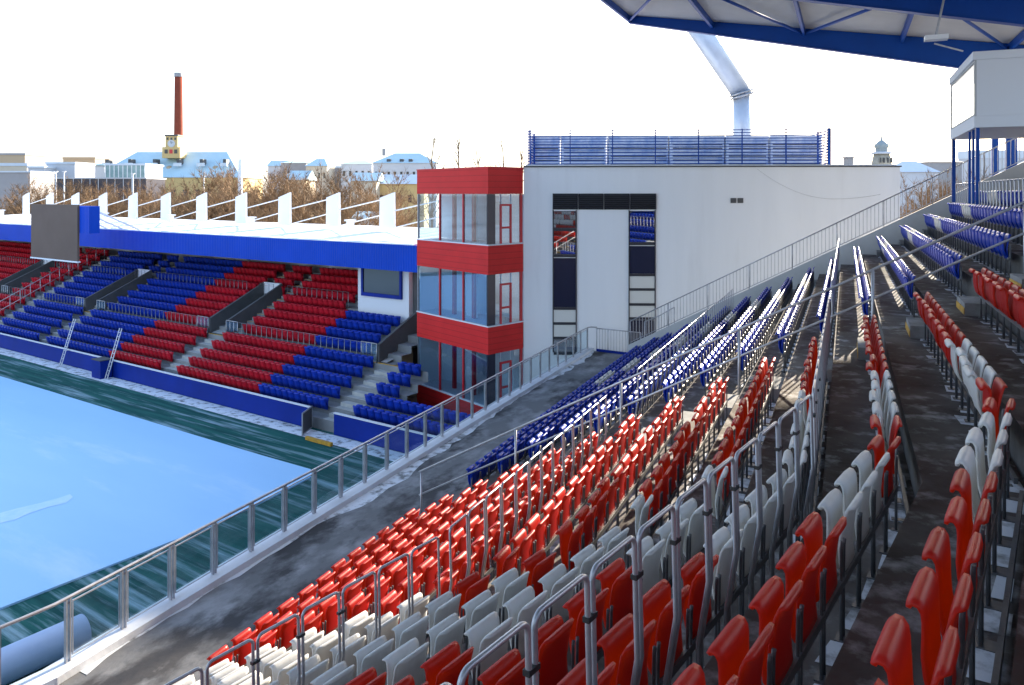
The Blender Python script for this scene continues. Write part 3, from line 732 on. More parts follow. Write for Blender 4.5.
# hooped seat rails
def hoop_mesh():
    b = MB(); w = .225; top = 1.50; y0, y1 = .215, .265; r = .055
    pts = [(-w, y0, 0), (-w, y0, .45), (-w, y1 + .015, .85), (-w, y1, top - r)]
    for k in range(1, 6):
        an = pi / 2 * k / 5; pts.append((-w + r - r * cos(an), y1, top - r + r * sin(an)))
    pts += [(-x, y, z) for x, y, z in reversed(pts)]
    b.tube(pts, .0145, 8)
    return b.mesh('rail_hoop', 'rail_steel')
def clamp_mesh():
    b = MB(); b.box((.25, .267, 1.27), Vector((1, 0, 0)), Vector((0, 1, 0)), -.042, .042, -.018, .018, 0, .026); return b.mesh('clamp', 'black_plastic')
HOOP = hoop_mesh(); CLAMP = clamp_mesh()
def hoops(j, which, label):
    ss = [s for s in seats if s[0] == j and (s[1] > 0) == which]
    ss = [s for s in ss if -30 < proj(s[2] + UP * 1.5)[0] < 1050 and proj(s[2] + UP * 1.5)[1] < 720 and s[2].y > 2]
    t = thing('safety_rail', ss[0][2], label, 'safety rail', 'hooped steel rails behind seat rows')
    for s in ss:
        o = bpy.data.objects.new('rail_hoop', HOOP); COL.objects.link(o); o.parent = t; o.location = s[2] - ss[0][2]; o.rotation_euler = (0, 0, s[3])
        if which and s[2].length < 10:
            c = bpy.data.objects.new('clamp', CLAMP); COL.objects.link(c); c.parent = o
hoops(6, True, 'hooped steel rail behind the sixth red row above the walkway')
hoops(11, True, 'tall hooped steel rail behind the near row of white and red seats')
hoops(6, False, 'hooped steel rail low in the blue seat block')
hoops(11, False, 'hooped steel rail midway up the blue seat block')
hoops(16, False, 'hooped steel rail near the top of the blue block under the cabin')
# ================================================================== CABIN under the roof, right
cb = thing('control_cabin', W(3.6, 30.5, 0), 'white control cabin with big window raised on blue posts under roof', 'cabin')
q0, q1, t0, t1, z0, z1 = 3.6, 8.6, 27.5, 33.5, 2.0, 4.32
b = MB()
b.box(W(0, 0), N2, D2, q0, q1, t0, t1, z0, z0 + .35); b.box(W(0, 0), N2, D2, q0 - .04, q1, t0 - .03, t1 + .03, z1 - .25, z1)
b.box(W(0, 0), N2, D2, q1 - .1, q1, t0, t1, z0 + .352, z1 - .252); b.box(W(0, 0), N2, D2, q0 + .06, q1 - .102, t0, t0 + .12, z0 + .352, z1 - .252)
b.build('cabin_body', 'pale_house', cb)
b = MB()
for (ta, tb, za, zb) in ((t0 + .0, t0 + .1, z0 + .352, z1 - .252), (t1 - .1, t1, z0 + .352, z1 - .252), (t0 + .102, t1 - .102, z0 + .352, z0 + .42), (t0 + .102, t1 - .102, z1 - .33, z1 - .254)):
    b.box(W(0, 0), N2, D2, q0, q0 + .058, ta, tb, za, zb)
fr = b.build('window_frame', 'pale_wall', cb)
b = MB(); b.box(W(0, 0), N2, D2, q0 + .02, q0 + .03, t0 + .105, t1 - .105, z0 + .423, z1 - .333); b.build('window_pane', 'bright_glass', cb)
b = MB(); b.box(W(0, 0), N2, D2, q0 + .1, q1 - .2, t1 - .02, t1 - .005, z0 + .423, z1 - .3); b.build('end_pane', 'bright_glass', cb)
b = MB(); b.box(W(0, 0), N2, D2, q0 + .5, q0 + 1.1, t0 + 1, t1 - 1.2, z0 + .352, z0 + .75); b.build('desk', 'dark_grey', cb)
for (q, t, w) in ((q0 + .1, t1 - .1, .12), (q0 + .1, 29.3, .07), (q0 + .1, 28.5, .07), (q0 + .1, t0 + .1, .10), (7.4, t0 + .2, .14), (6.3, t1 - .2, .12)):
    j = max(1, min(NROW, int(round((q - QJ(1)) / .8)) + 1))
    b = MB(); b.box(W(q, t), N2, D2, -w / 2, w / 2, -w / 2, w / 2, ZJ(j) - .3, z0 - .002); b.build('post', 'blue_steel', cb)
fl = thing('floodlight', W(2.5, 27.0, 4.6), 'small white floodlight fixed under the roof beside the cabin top', 'floodlight')
b = MB(); c = W(2.55, 27.3, 4.72); b.box(c, N2, D2, -.32, .32, -.2, .2, 0, .14); b.build('lamp_body', 'white_steel', fl)
b = MB(); b.bar(W(2.55, 27.3, 4.9), W(3.1, 27.6, zroof(3) - .05), .05, .05); b.bar(W(2.5, 27.3, 4.62), W(3.3, 27.5, 4.36), .04, .04); b.build('bracket', 'galvanised', fl)
# ================================================================== RED TOWER
tc = Vector((-1.18, 38.5, 0)); tl = Vector((-5.31, 43.6, 0)); tr = Vector((.57, 40.2, 0)); tb = tl + (tr - tc) * 1.0
tw = thing('red_tower', Vector((-2, 41, GZ)), 'red clad glazed corner tower of three floors beside the white building', 'tower')
hS = lambda y: (HY - y) / F * 38.5
bands = [(167.5, 194), (246, 275), (327.7, 355), (409, 436)]
ex = lambda p, c, k: c + (p - c) * k
cen = (tc + tl + tr) / 3
plan = [tc, tr, tr + Vector((-.2, 3.8, 0)), tl + Vector((1.2, 1.2, 0)), tl]
for i, (ya, yb) in enumerate(bands):
    b = MB(); b.prism(plan, hS(yb), hS(ya)); o = b.build('clad_band', 'red_cladding', tw)
    b = MB(); b.prism([ex(p, cen, 1.012) for p in plan], hS(ya) + .001, hS(ya) + .06); b.build('white_trim' if i else 'coping', 'pale_house' if i else 'red_frame', tw)
b = MB(); b.prism([ex(p, cen, .96) for p in plan], GZ, hS(436) - .01); b.build('base', 'dark_grey', tw)
inn = [ex(p, cen, .985) for p in plan]
nL = (Vector((-(tl - tc).y, (tl - tc).x, 0))).normalized(); nL = nL if nL.dot(tc - cen) > 0 else -nL
nR = (Vector((-(tr - tc).y, (tr - tc).x, 0))).normalized(); nR = nR if nR.dot(tc - cen) > 0 else -nR
for i in range(3):
    zb, za = hS(bands[i + 1][0]) + .07, hS(bands[i][1])
    zb2, za2 = zb, za - .005
    dl = (tl - tc).normalized(); LL = (tl - tc).length; dr = (tr - tc).normalized(); LR = (tr - tc).length
    cuts = [.02, LL * .335, LL * .665, LL - .02]
    for k in range(3):
        b = MB(); b.box(tc - nL * .08, dl, nL, cuts[k] + .05, cuts[k + 1] - .05, -.012, .012, zb2, za2); b.build('window_pane', 'window_glass', tw)
    for k, cx in enumerate(cuts[1:3]):
        b = MB(); b.box(tc - nL * .08, dl, nL, cx - .05, cx + .05, -.05, .05, zb2, za2); b.build('mullion', 'red_frame', tw)
    b = MB(); b.box(tc - nL * .08, dl, nL, LL - .07, LL, -.05, .05, zb2, za2); b.build('mullion', 'galvanised', tw)
    b = MB(); b.box(tc - nR * .08, dr, nR, .0, LR * .22, -.03, .03, zb2, za2); b.build('corner_panel', 'dark_panel', tw)
    x0, x1 = LR * .36, LR * .68
    b = MB()
    for (xa, xb, u, w_) in ((x0, x0 + .09, zb2, za2 - .5), (x1 - .09, x1, zb2, za2 - .5), (x0 + .091, x1 - .091, za2 - .6, za2 - .5), (x0 + .091, x1 - .091, zb2 + .75, zb2 + .85)):
        b.box(tc - nR * .08, dr, nR, xa, xb, -.05, .05, u, w_)
    b.build('door_frame', 'red_frame', tw)
    for (xa, xb) in ((LR * .225, x0 - .005), (x0 + .095, x1 - .095), (x1 + .005, LR * .93)):
        b = MB(); b.box(tc - nR * .08, dr, nR, xa, xb, -.012, .012, zb2, za2); b.build('window_pane', 'window_glass', tw)
    b = MB(); b.box(tc - nR * .08, dr, nR, LR * .935, LR - .005, -.05, .05, zb2, za2); b.build('mullion', 'red_frame', tw)
    # inside: rear wall, curtain, red column
    if i: 
        b = MB(); b.box(tl - dl * .12, -nL, dl, .12, 1.5, -.03, .03, zb2, za2); b.build('side_partition', 'interior', tw)
    b = MB(); b.quad(tl + nL * -1.5 + UP * zb2, tc - nL * 1.5 + dr * 1.2 + UP * zb2, tc - nL * 1.5 + dr * 1.2 + UP * za2, tl - nL * 1.5 + UP * za2)
    b.build('rear_partition', 'interior', tw)
    b = MB(); c = tc - nL * 1.3 + dl * .9; b.box(c, dl, nL, -.03, .03, -.22, .22, zb2 + .9, za2 - .4); c = tc - nL * 1.2 + dl * 3.0; b.box(c, dl, nL, -.5, .5, -.02, .02, zb2, za2); b.build('blind', 'curtain', tw)
    b = MB(); c = tc - nL * .9 + dl * 4.2; b.box(c, dl, nL, -.09, .09, -.09, .09, zb2, za2); c = tc - nL * .9 + dl * 2.4; b.box(c, dl, nL, -.09, .09, -.09, .09, zb2, za2); b.build('inner_column', 'red_frame', tw)
# ================================================================== WHITE BUILDING
wb = thing('white_building', Vector((9, 43, GZ)), 'plain white building with two dark window strips behind the stand', 'building')
A0, A1, B1 = Vector((.60, 40.25, 0)), Vector((9.28, 40.0, 0)), Vector((19.9, 40.0 + .02, 0)) 
ZT = 1.33
def onfac(px, P=A0, Q=A1):
    r_ = (px - CX) / F; d = Q - P; k = (r_ * P.y - P.x) / (d.x - r_ * d.y); return P + d * k
def zat(py, p): return (HY - py) / F * p.y
dA = (A1 - A0).normalized(); nA = Vector((dA.y, -dA.x, 0)); 
B1 = Vector((19.85, 39.9, 0))
b = MB(); b.prism([A0, A1, B1, B1 + Vector((1.5, 9, 0)), A0 + Vector((.3, 11, 0))], GZ, ZT); b.build('wall', 'stucco', wb)
b = MB(); b.prism([A0 + Vector((-.02, -.06, 0)), A1 + Vector((0, -.06, 0)), B1 + Vector((.06, -.06, 0)), B1 + Vector((1.6, 9.1, 0)), A0 + Vector((.2, 11.1, 0))], ZT + .002, ZT + .07); b.build('roof_edge', 'dark_grey', wb)
b = MB(); b.prism([A0 + Vector((.1, .2, 0)), A1 + Vector((0, .2, 0)), B1 + Vector((-.1, .2, 0)), B1 + Vector((1.3, 8.8, 0)), A0 + Vector((.3, 10.8, 0))], ZT + .072, ZT + .14); b.build('roof_snow', 'snow', wb)
def facbox(name, px0, px1, py0, py1, d0, d1, m, P=A0, Q=A1, parent=wb):
    a, c = onfac(px0, P, Q), onfac(px1, P, Q); d = (Q - P).normalized(); n = Vector((d.y, -d.x, 0))
    ztop, zbot = zat(py0, a), zat(py1, a); L = (c - a).length
    b = MB(); b.box(a, d, n, 0, L, d0, d1, zbot, ztop); return b.build(name, m, parent)
for (xa, xb) in ((552.6, 577.8), (578.4, 603.4), (604, 629.4), (630, 656)):
    fr = facbox('louvre', xa, xb, 193.5, 209.5, .003, .03, 'dark_void')
    b = MB(); a, c = onfac(xa), onfac(xb); L = (c - a).length
    for i in range(7):
        z = zat(209.5, a) + .06 + i * .108
        b.hexa([a + dA * x + nA * y + UP * zz_ for (x, y, zz_) in ((.03, .031, z + .05), (L - .03, .031, z + .05), (L - .03, .035, z + .07), (.03, .035, z + .07), (.03, .09, z), (L - .03, .09, z), (L - .03, .092, z + .02), (.03, .092, z + .02))])
    for (u, w_) in ((0, .03), (L - .03, L)): b.box(a, dA, nA, u, w_, .031, .095, zat(209.5, a), zat(193.5, a))
    b.build('slat', 'dark_louvre', fr)
def strip_win(x0, x1, rows):
    for (kind, ya, yb) in rows:
        if kind == 'g':
            facbox('window_recess', x0 + 1, x1 - 1, ya, yb, .003, .012, 'dark_panel'); facbox('window_pane', x0 + 1.3, x1 - 1.3, ya + .5, yb - .5, .016, .024, 'dim_glass')
        else: facbox({'d': 'dark_panel', 'w': 'white_panel'}[kind], x0 + 1, x1 - 1, ya, yb, .003, .02 if kind == 'd' else .03, {'d': 'dark_panel', 'w': 'white_panel'}[kind])
    f0 = facbox('window_frame', x0, x0 + .9, 210, 352, .003, .07, 'dark_louvre'); facbox('window_frame', x1 - .9, x1, 210, 352, .003, .07, 'dark_louvre')
    for (kind, ya, yb) in rows: facbox('transom', x0 + 1, x1 - 1, yb + .1, yb + 2.6, .003, .05, 'dark_louvre')
strip_win(552.6, 576.6, [('g', 211, 228), ('g', 230.5, 254.5), ('d', 258, 307), ('w', 310, 322), ('w', 325, 336.5), ('g', 339.5, 352)])
strip_win(628.5, 655.5, [('g', 211, 242.5), ('d', 246, 273.5), ('w', 276.5, 288), ('w', 291, 303), ('w', 306, 317), ('d', 320, 350)])
for xa in (730.5, 737.5):
    facbox('vent', xa, xa + 5.6, 198, 203, .003, .04, 'dark_grey', A1, B1)
b = MB(); pts = []
for k in range(17):
    x = 757 + (880 - 757) * k / 16; y = 169 + 27 * sin(pi * (k / 16) ** .8) if False else 169 + 30 * (1 - ((k - 10) / 10) ** 2 if k < 10 else 1 - ((k - 10) / 9) ** 2 * .35)
    p = onfac(x, A1, B1); pts.append(Vector((p.x, p.y - .04, zat(y, p))))
b.tube(pts, .007, 5); b.build('cable', 'pale_wall', wb)
# louvred plant screen on the roof
sc_ = thing('louvre_screen', Vector((9, 43, ZT + .14)), 'blue horizontal slat screen standing on the white building roof', 'screen')
c0, c1 = at(528, 160, 42.6), at(831, 160, 41.3); c2 = c1 + Vector((1.0, 5.5, 0)); c3 = c0 + Vector((.6, 5.0, 0))
zs0, zs1 = ZT + .16, 3.46
corners = [Vector((c.x, c.y, 0)) for c in (c0, c1, c2, c3)]
for e in range(4):
    p, q = corners[e], corners[(e + 1) % 4]; d = (q - p).normalized(); n = Vector((d.y, -d.x, 0)); L = (q - p).length
    for i in range(13):
        z = zs0 + .06 + i * (zs1 - zs0 - .1) / 12.5
        b = MB(); b.cur = 0
        b.hexa([p + d * x + n * y + UP * zz_ for (x, y, zz_) in ((.05, -.03, z + .03), (L - .05, -.03, z + .03), (L - .05, .0, z + .01), (.05, .0, z + .01), (.05, -.03, z + .06), (L - .05, -.03, z + .06), (L - .05, .0, z + .05), (.05, .0, z + .05))])
        b.build('slat', 'blue_steel', sc_)
    k = max(2, round(L / 2.4))
    for i in range(k + 1):
        w_ = .28 if (e == 1 and i == 0) else .05
        b = MB(); b.box(p, d, n, i * L / k - w_ / 2, i * L / k + w_ / 2, -.16, -.06, ZT + .141, zs1 - .02); b.build('post', 'blue_steel', sc_)
for k, (x0, x1, y0, h, lab) in enumerate(((531, 560, 45.2, 1.75, 'pale ventilation unit inside the left end of the slat screen'), (562, 606, 44.8, 1.74, 'long ventilation unit second from left in the slat screen'), (609, 668, 45.0, 1.76, 'longest ventilation unit left of middle in the slat screen'), (671, 724, 44.6, 1.72, 'tall ventilation unit just left of the bent steel flue'), (727, 768, 44.4, 1.68, 'ventilation unit standing under the bent steel flue'), (771, 822, 44.4, 1.7, 'wide ventilation unit inside the right end of the slat screen'))):  # units made tall and close-set so they keep the sun off the walkway
    a, c = at(x0, 0, y0), at(x1, 0, y0); t = thing('ventilation_unit', Vector(((a.x + c.x) / 2, y0, ZT + .14)), lab, 'ventilation unit', 'ventilation units on the white building roof')
    b = MB(); b.box(Vector((a.x, y0, 0)), Vector((1, 0, 0)), Vector((0, 1, 0)), 0, c.x - a.x, 0, 1.3, ZT + .145, ZT + .14 + h); b.build('casing', 'ac_blue', t)
    b = MB()
    for i in range(6): b.box(Vector((a.x, y0, 0)), Vector((1, 0, 0)), Vector((0, 1, 0)), .1, c.x - a.x - .1, -.03, -.003, ZT + .3 + i * h * .13, ZT + .3 + i * h * .13 + .06)
    b.build('grille', 'dark_grey', t)
    b = MB(); b.box(Vector((a.x, y0, 0)), Vector((1, 0, 0)), Vector((0, 1, 0)), -.03, c.x - a.x + .03, -.03, 1.33, ZT + .142 + h, ZT + .24 + h); b.build('snow_cap', 'snow', t)
fl = thing('bent_flue', at(741.5, 160, 48.3) * 1.0, 'thick pale steel tube bending left above the slat screen', 'flue')
fl.location.z = ZT + .14; ORG[fl.name] = Vector(fl.location)
pb = at(742, 94, 48.3); p0 = Vector((pb.x, pb.y, ZT + .14)); pe = at(668, -18, 48.3)
b = MB(); b.tube([p0, pb - UP * .1], .54, 20); b.build('upright_tube', 'pale_tube', fl)
b = MB(); b.tube([pb + (pe - pb).normalized() * .1, pe], [.60, .72], 20); b.build('sloping_tube', 'pale_tube', fl)
dm = ((pe - pb).normalized() + UP).normalized()
b = MB(); b.tube([pb - dm * .16, pb - dm * .06], .76, 20); b.tube([pb + dm * .02, pb + dm * .12], .76, 20); b.tube([pb - dm * .2, pb + dm * .2], .58, 20); b.build('flange', 'galvanised', fl)
# ================================================================== PITCH-SIDE ROLL
b = MB(); c0 = NS(-21.2, 10.3, GZ + .42); c1 = NS(-21.0, -3, GZ + .42)
b.tube([c0, c0.lerp(c1, .5) + UP * .02, c1], .42, 24)
tag(b.build('tarp_roll', 'tarp', org=c0 - UP * .42), 'rolled pale blue pitch cover lying on the grass below the railing', 'tarpaulin roll')
# ================================================================== TOWN
def house(name, x0, x1, ytop, yeave, Y, label, wall, cat='house', roof='hip', depth=12, rmat='snow_roof', nwin=0, wrows=(.5,), ybase=None, inset=None):
    a, c = at(x0, 0, Y), at(x1, 0, Y); ze = (HY - yeave) / F * Y; zt_ = (HY - ytop) / F * Y
    t = thing(name, Vector(((a.x + c.x) / 2, Y + depth / 2, GZ - .3)), label, cat)
    X = Vector((1, 0, 0)); Yv = Vector((0, 1, 0)); o = Vector((a.x, Y, 0)); L = c.x - a.x
    b = MB(); b.box(o, X, Yv, 0, L, 0, depth, GZ - .3, ze); b.build('wall', wall, t)
    b = MB()
    if roof == 'flat':
        b.box(o, X, Yv, -.2, L + .2, -.2, depth + .2, ze + .01, max(zt_, ze + .3))
    else:
        i_ = inset if inset is not None else (min(depth / 2, L * .3) if roof == 'hip' else 0)
        e = .5
        P = [o + Vector((-e, -e, ze + .01)), o + Vector((L + e, -e, ze + .01)), o + Vector((L + e, depth + e, ze + .01)), o + Vector((-e, depth + e, ze + .01))]
        r0, r1 = o + Vector((i_ - (0 if roof == 'hip' else e), depth / 2, zt_)), o + Vector((L - i_ + (0 if roof == 'hip' else e), depth / 2, zt_))
        b.quad(P[0], P[1], r1, r0); b.quad(P[2], P[3], r0, r1); b.poly([P[1], P[2], r1]); b.poly([P[3], P[0], r0]); b.quad(P[3], P[2], P[1], P[0])
    rf = b.build('roof', rmat, t)
    for rw_ in wrows:
        for k in range(nwin):
            x = L * (k + .5) / nwin; w_ = L / nwin * .38; h = min(2.2, (ze - GZ) * .12)
            zc = ze - (ze + 6) * (1 - rw_) - h
            b = MB(); b.box(o, X, Yv, x - w_ / 2, x + w_ / 2, -.06, -.002, zc - h / 2, zc + h / 2); b.build('window', 'dark_glass', t)
    return t, o, L, ze, zt_, rf
# brewery-like hall
t, o, L, ze, zt_, rf = house('long_hall', 94, 240, 150, 177.5, 240, 'long ochre hall under a wide pale snowy hipped roof below chimney', 'ochre', 'building', 'hip', 22, nwin=12, wrows=(.75,), inset=8)
X = Vector((1, 0, 0)); Yv = Vector((0, 1, 0))
for px in (110, 133, 157.5, 181, 204, 227):
    b = MB(); c = at(px, 161, 245); b.box(Vector((c.x, 244.5, 0)), X, Yv, -.5, .5, -1.6, 1.2, c.z - 1.2, c.z + .5); o_ = b.build('dormer', 'dark_grey', rf)
    b = MB(); b.box(Vector((c.x, 244.5, 0)), X, Yv, -1.1, 1.1, -2.6, -1.7, c.z - 1.75, c.z - .7); b.build('snow_ledge', 'far_snow', rf)
for px in (167.5, 214):
    b = MB(); c = at(px, 168, 243); b.lathe((c.x, 244.5, c.z - 1.2), [(1.3, 0), (1.3, .9), (.9, 1.7), (.3, 2.0)], 10); b.build('round_dormer', 'tan_house', rf)
ct = thing('clock_tower', at(171, 160, 246), 'small yellow clock turret on the ridge of the snowy hall', 'clock tower')
c = at(171, 0, 244); zz_ = lambda y: (HY - y) / F * 244
b = MB(); b.box(Vector((c.x, 244, 0)), X, Yv, -2.8, 2.8, 0, 5, zz_(158), zz_(147)); b.box(Vector((c.x, 244, 0)), X, Yv, -1.9, 1.9, .3, 4.4, zz_(147) + .01, zz_(136)); b.build('turret_wall', 'ochre', ct)
b = MB(); b.box(Vector((c.x, 244, 0)), X, Yv, -2.1, 2.1, .1, 4.6, zz_(136) + .01, zz_(134.5)); b.build('turret_roof', 'dark_grey', ct)
b = MB(); b.tube([(c.x, 244.29, zz_(143.5)), (c.x, 244.15, zz_(143.5))], 1.15, 20); cf = b.build('clock_face', 'far_pale', ct)
b = MB(); b.bar((c.x, 244.1, zz_(143.5)), (c.x + .5, 244.1, zz_(143.5) + .35), .12, .05); b.bar((c.x, 244.1, zz_(143.5)), (c.x - .1, 244.1, zz_(143.5) + .85), .12, .05); b.build('clock_hand', 'black_plastic', cf)
for dx in (-1.2, 0, 1.2):
    b = MB(); b.box(Vector((c.x + dx, 244, 0)), X, Yv, -.3, .3, .22, .29, zz_(139.8), zz_(137.4)); b.build('window', 'dark_glass', ct)
for dx, m_ in ((-1.5, 'dark_glass'), (0, 'red_frame'), (1.5, 'dark_glass')):
    b = MB(); b.box(Vector((c.x + dx, 244, 0)), X, Yv, -.5, .5, -.08, -.01, zz_(153.5), zz_(149.5)); b.build('window', m_, ct)
ch = thing('brick_chimney', at(178.5, 160, 262), 'tall tapering red brick chimney behind the clock turret', 'chimney')
c = at(178.5, 0, 262); zc = lambda y: (HY - y) / F * 262
b = MB(); b.lathe((c.x, 262, GZ), [(1.75, 0), (1.22, zc(73.5) - GZ)], 20); b.build('shaft', 'brick', ch)
b = MB(); b.lathe((c.x, 262, zc(77)), [(1.36, 0), (1.36, zc(73) - zc(77))], 20); b.build('rim', 'grey_house', ch)
t, o, L, ze, zt_, rf = house('glazed_pavilion', 105.5, 145, 163.5, 165.5, 195, 'glazed pavilion with white frame before the snowy hall roof', 'pavilion_glass', 'building', 'flat', 10, 'far_snow')
for k in range(10):
    b = MB(); x = L * k / 9; b.box(o, X, Yv, x - .09, x + .09, -.1, -.003, GZ + 8, ze); b.build('mullion', 'white_steel', t)
t, o, L, ze, zt_, rf = house('dark_office', 46, 146, 178, 178.8, 180, 'long dark blue glazed office block low behind the roof fins', 'dark_panel', 'building', 'flat', 10, 'far_pale')
for k in range(12):
    b = MB(); x = L * (k + .3) / 12; b.box(o, X, Yv, x - .07, x + .07, -.1, -.003, GZ + 6, ze); b.build('mullion', 'far_pale', t)
house('white_office', 46, 75, 162, 164, 210, 'pale blue office with three dark windows above the dark glazed block', 'far_pale', 'building', 'flat', 10, 'far_snow', nwin=3, wrows=(.8,))
house('white_office', 28, 44, 166, 168, 205, 'small pale block with two dark windows left of the pale blue office', 'far_pale', 'building', 'flat', 8, 'far_snow', nwin=2, wrows=(.8,))
house('white_office', 76, 93, 163, 165, 225, 'narrow white gable beside the snowy hall roof end', 'far_pale', 'building', 'gable', 10)
house('tan_block', -12, 25, 153, 155, 260, 'flat brown block at the far left of the skyline', 'tan_house', 'building', 'flat', 12, 'grey_house')
house('cream_house', -6, 27, 163, 166, 215, 'cream low house before the brown block at far left', 'cream', 'house', 'flat', 10, 'far_snow', nwin=5, wrows=(.85,))
house('tan_block', 63, 95, 157, 159, 300, 'tan flat block peeping over the pale blue office', 'tan_house', 'building', 'flat', 12, 'tan_house')
house('grey_shed', -8, 30, 171, 172.5, 150, 'long grey shed wall low at the far left behind the fins', 'grey_house', 'shed', 'flat', 8, 'far_snow')
house('apartment_house', 281, 306, 160, 163, 330, 'grey apartment house with snowy roof above the brown trees', 'grey_house', 'house', 'hip', 14, nwin=5, wrows=(.85,))
house('apartment_house', 306, 327, 158, 166, 320, 'apartment house with mottled snowy mansard roof beside grey one', 'cream', 'house', 'hip', 14, nwin=4, wrows=(.9,))
house('apartment_house', 268, 284, 160, 166, 350, 'small snowy gabled house left of the grey apartment house', 'far_pale', 'house', 'gable', 12)
house('town_house', 286, 305, 170, 180, 190, 'small house with blue snowy roof among the brown trees', 'tan_house', 'house', 'gable', 10)
house('apartment_house', 328, 345, 166, 168, 340, 'dull grey house low between apartment house and pale block', 'grey_house', 'house', 'flat', 12, 'far_snow')
house('apartment_house', 341, 372, 160, 164, 330, 'pale block with flat snowy top left of the big white house', 'far_pale', 'house', 'hip', 14, nwin=5, wrows=(.9,))
t, o, L, ze, zt_, rf = house('mansion', 373, 436, 152, 163, 280, 'big white house with broad snowy roof left of the red tower', 'far_pale', 'house', 'hip', 16, nwin=10, wrows=(.88, .62))
for px in (388, 401, 410):
    b = MB(); c = at(px, 160.5, 279); b.box(Vector((c.x, 281.5, 0)), X, Yv, -.7, .7, -1, 1, c.z - .5, c.z + .6); b.build('dormer', 'dark_grey', rf)
b = MB(); c = at(384, 151, 287); b.box(Vector((c.x, 287, 0)), X, Yv, -.6, .6, -.6, .6, zt_ - 1, zt_ + 1.6); b.build('chimney', 'grey_house', rf)
house('town_house', 351, 376, 172, 181, 170, 'cream gabled house half hidden by trees beside the third fin', 'cream', 'house', 'gable', 10)
house('town_house', 377, 424, 174, 184, 175, 'yellow house with thick white snowy roof just left of tower', 'ochre', 'house', 'gable', 10, 'far_snow', nwin=5, wrows=(.8,))
house('town_house', 356, 382, 212, 219, 75, 'low shed with bluish snowy roof glimpsed behind the fins', 'far_pale', 'shed', 'gable', 6)
# church tower, right of white building
kt_ = thing('church_tower', at(881, 160, 210), 'old church tower with domed lantern beyond the white building', 'church tower')
c = at(881.5, 0, 210); zk = lambda y: (HY - y) / F * 210; 
b = MB(); b.lathe((c.x, 210, zk(215)), [(2.8, 0), (2.8, zk(166) - zk(215)), (2.1, zk(154) - zk(215))], 8); b.build('shaft', 'stone', kt_)
b = MB(); b.lathe((c.x, 210, zk(154)), [(2.8, 0), (2.8, .4), (2.0, .6)], 8); b.build('gallery', 'far_pale', kt_)
b = MB(); b.lathe((c.x, 210, zk(151.6)), [(1.5, 0), (1.5, .9), (1.9, 1.3), (1.8, 1.9), (1.0, 2.6), (.25, 3.2), (.12, 4.6)], 12); b.build('dome', 'lead_dome', kt_)
for k in range(4):
    b = MB(); b.box(Vector((c.x - 1.5 + k, 207.5, 0)), X, Yv, -.22, .22, -.1, .25, zk(163), zk(158)); b.build('window', 'dark_glass', kt_)
house('town_house', 905, 938, 160, 172, 190, 'white snowy house among brown trees right of the church tower', 'far_pale', 'house', 'hip', 12, 'far_snow')
house('chimney_block', 848, 853.5, 157, 158, 150, 'small grey chimney block beyond the white building roof', 'grey_house', 'chimney', 'flat', 2, 'grey_house')
house('distant_block', 930, 962, 158.5, 162, 260, 'distant dark roofed house behind the right-hand trees', 'grey_house', 'house', 'hip', 12, 'grey_house')
house('distant_block', 975, 1040, 150, 158, 320, 'distant pale block seen under the control cabin', 'far_pale', 'house', 'flat', 12, 'far_snow')
# flag poles
for k, (px, y0, y1, Y, lab) in enumerate(((240.2, 160, 205, 100, 'tall white flagpole at the right end of the snowy hall'), (133, 174, 205, 120, 'thin white lamp mast before the glazed pavilion'), (204, 176, 205, 120, 'thin white lamp mast before the ochre hall wall'), (56, 172, 205, 120, 'thin white mast left among the dark office windows'), (64, 172, 205, 120, 'thin white mast by the dark office middle'))):
    c = at(px, 0, Y); z1 = (HY - y0) / F * Y
    t = thing('mast', Vector((c.x, Y, GZ - .3)), lab, 'mast'); b = MB(); b.tube([(c.x, Y, GZ - .3), (c.x, Y, z1)], [.14 if k else .34, .08 if k else .26], 8); b.build('pole', 'white_steel', t)
    b = MB(); b.box(Vector((c.x, Y, 0)), X, Yv, -.25, .25, -.12, .12, z1 + .002, z1 + .12); b.build('cap', 'white_steel', t)
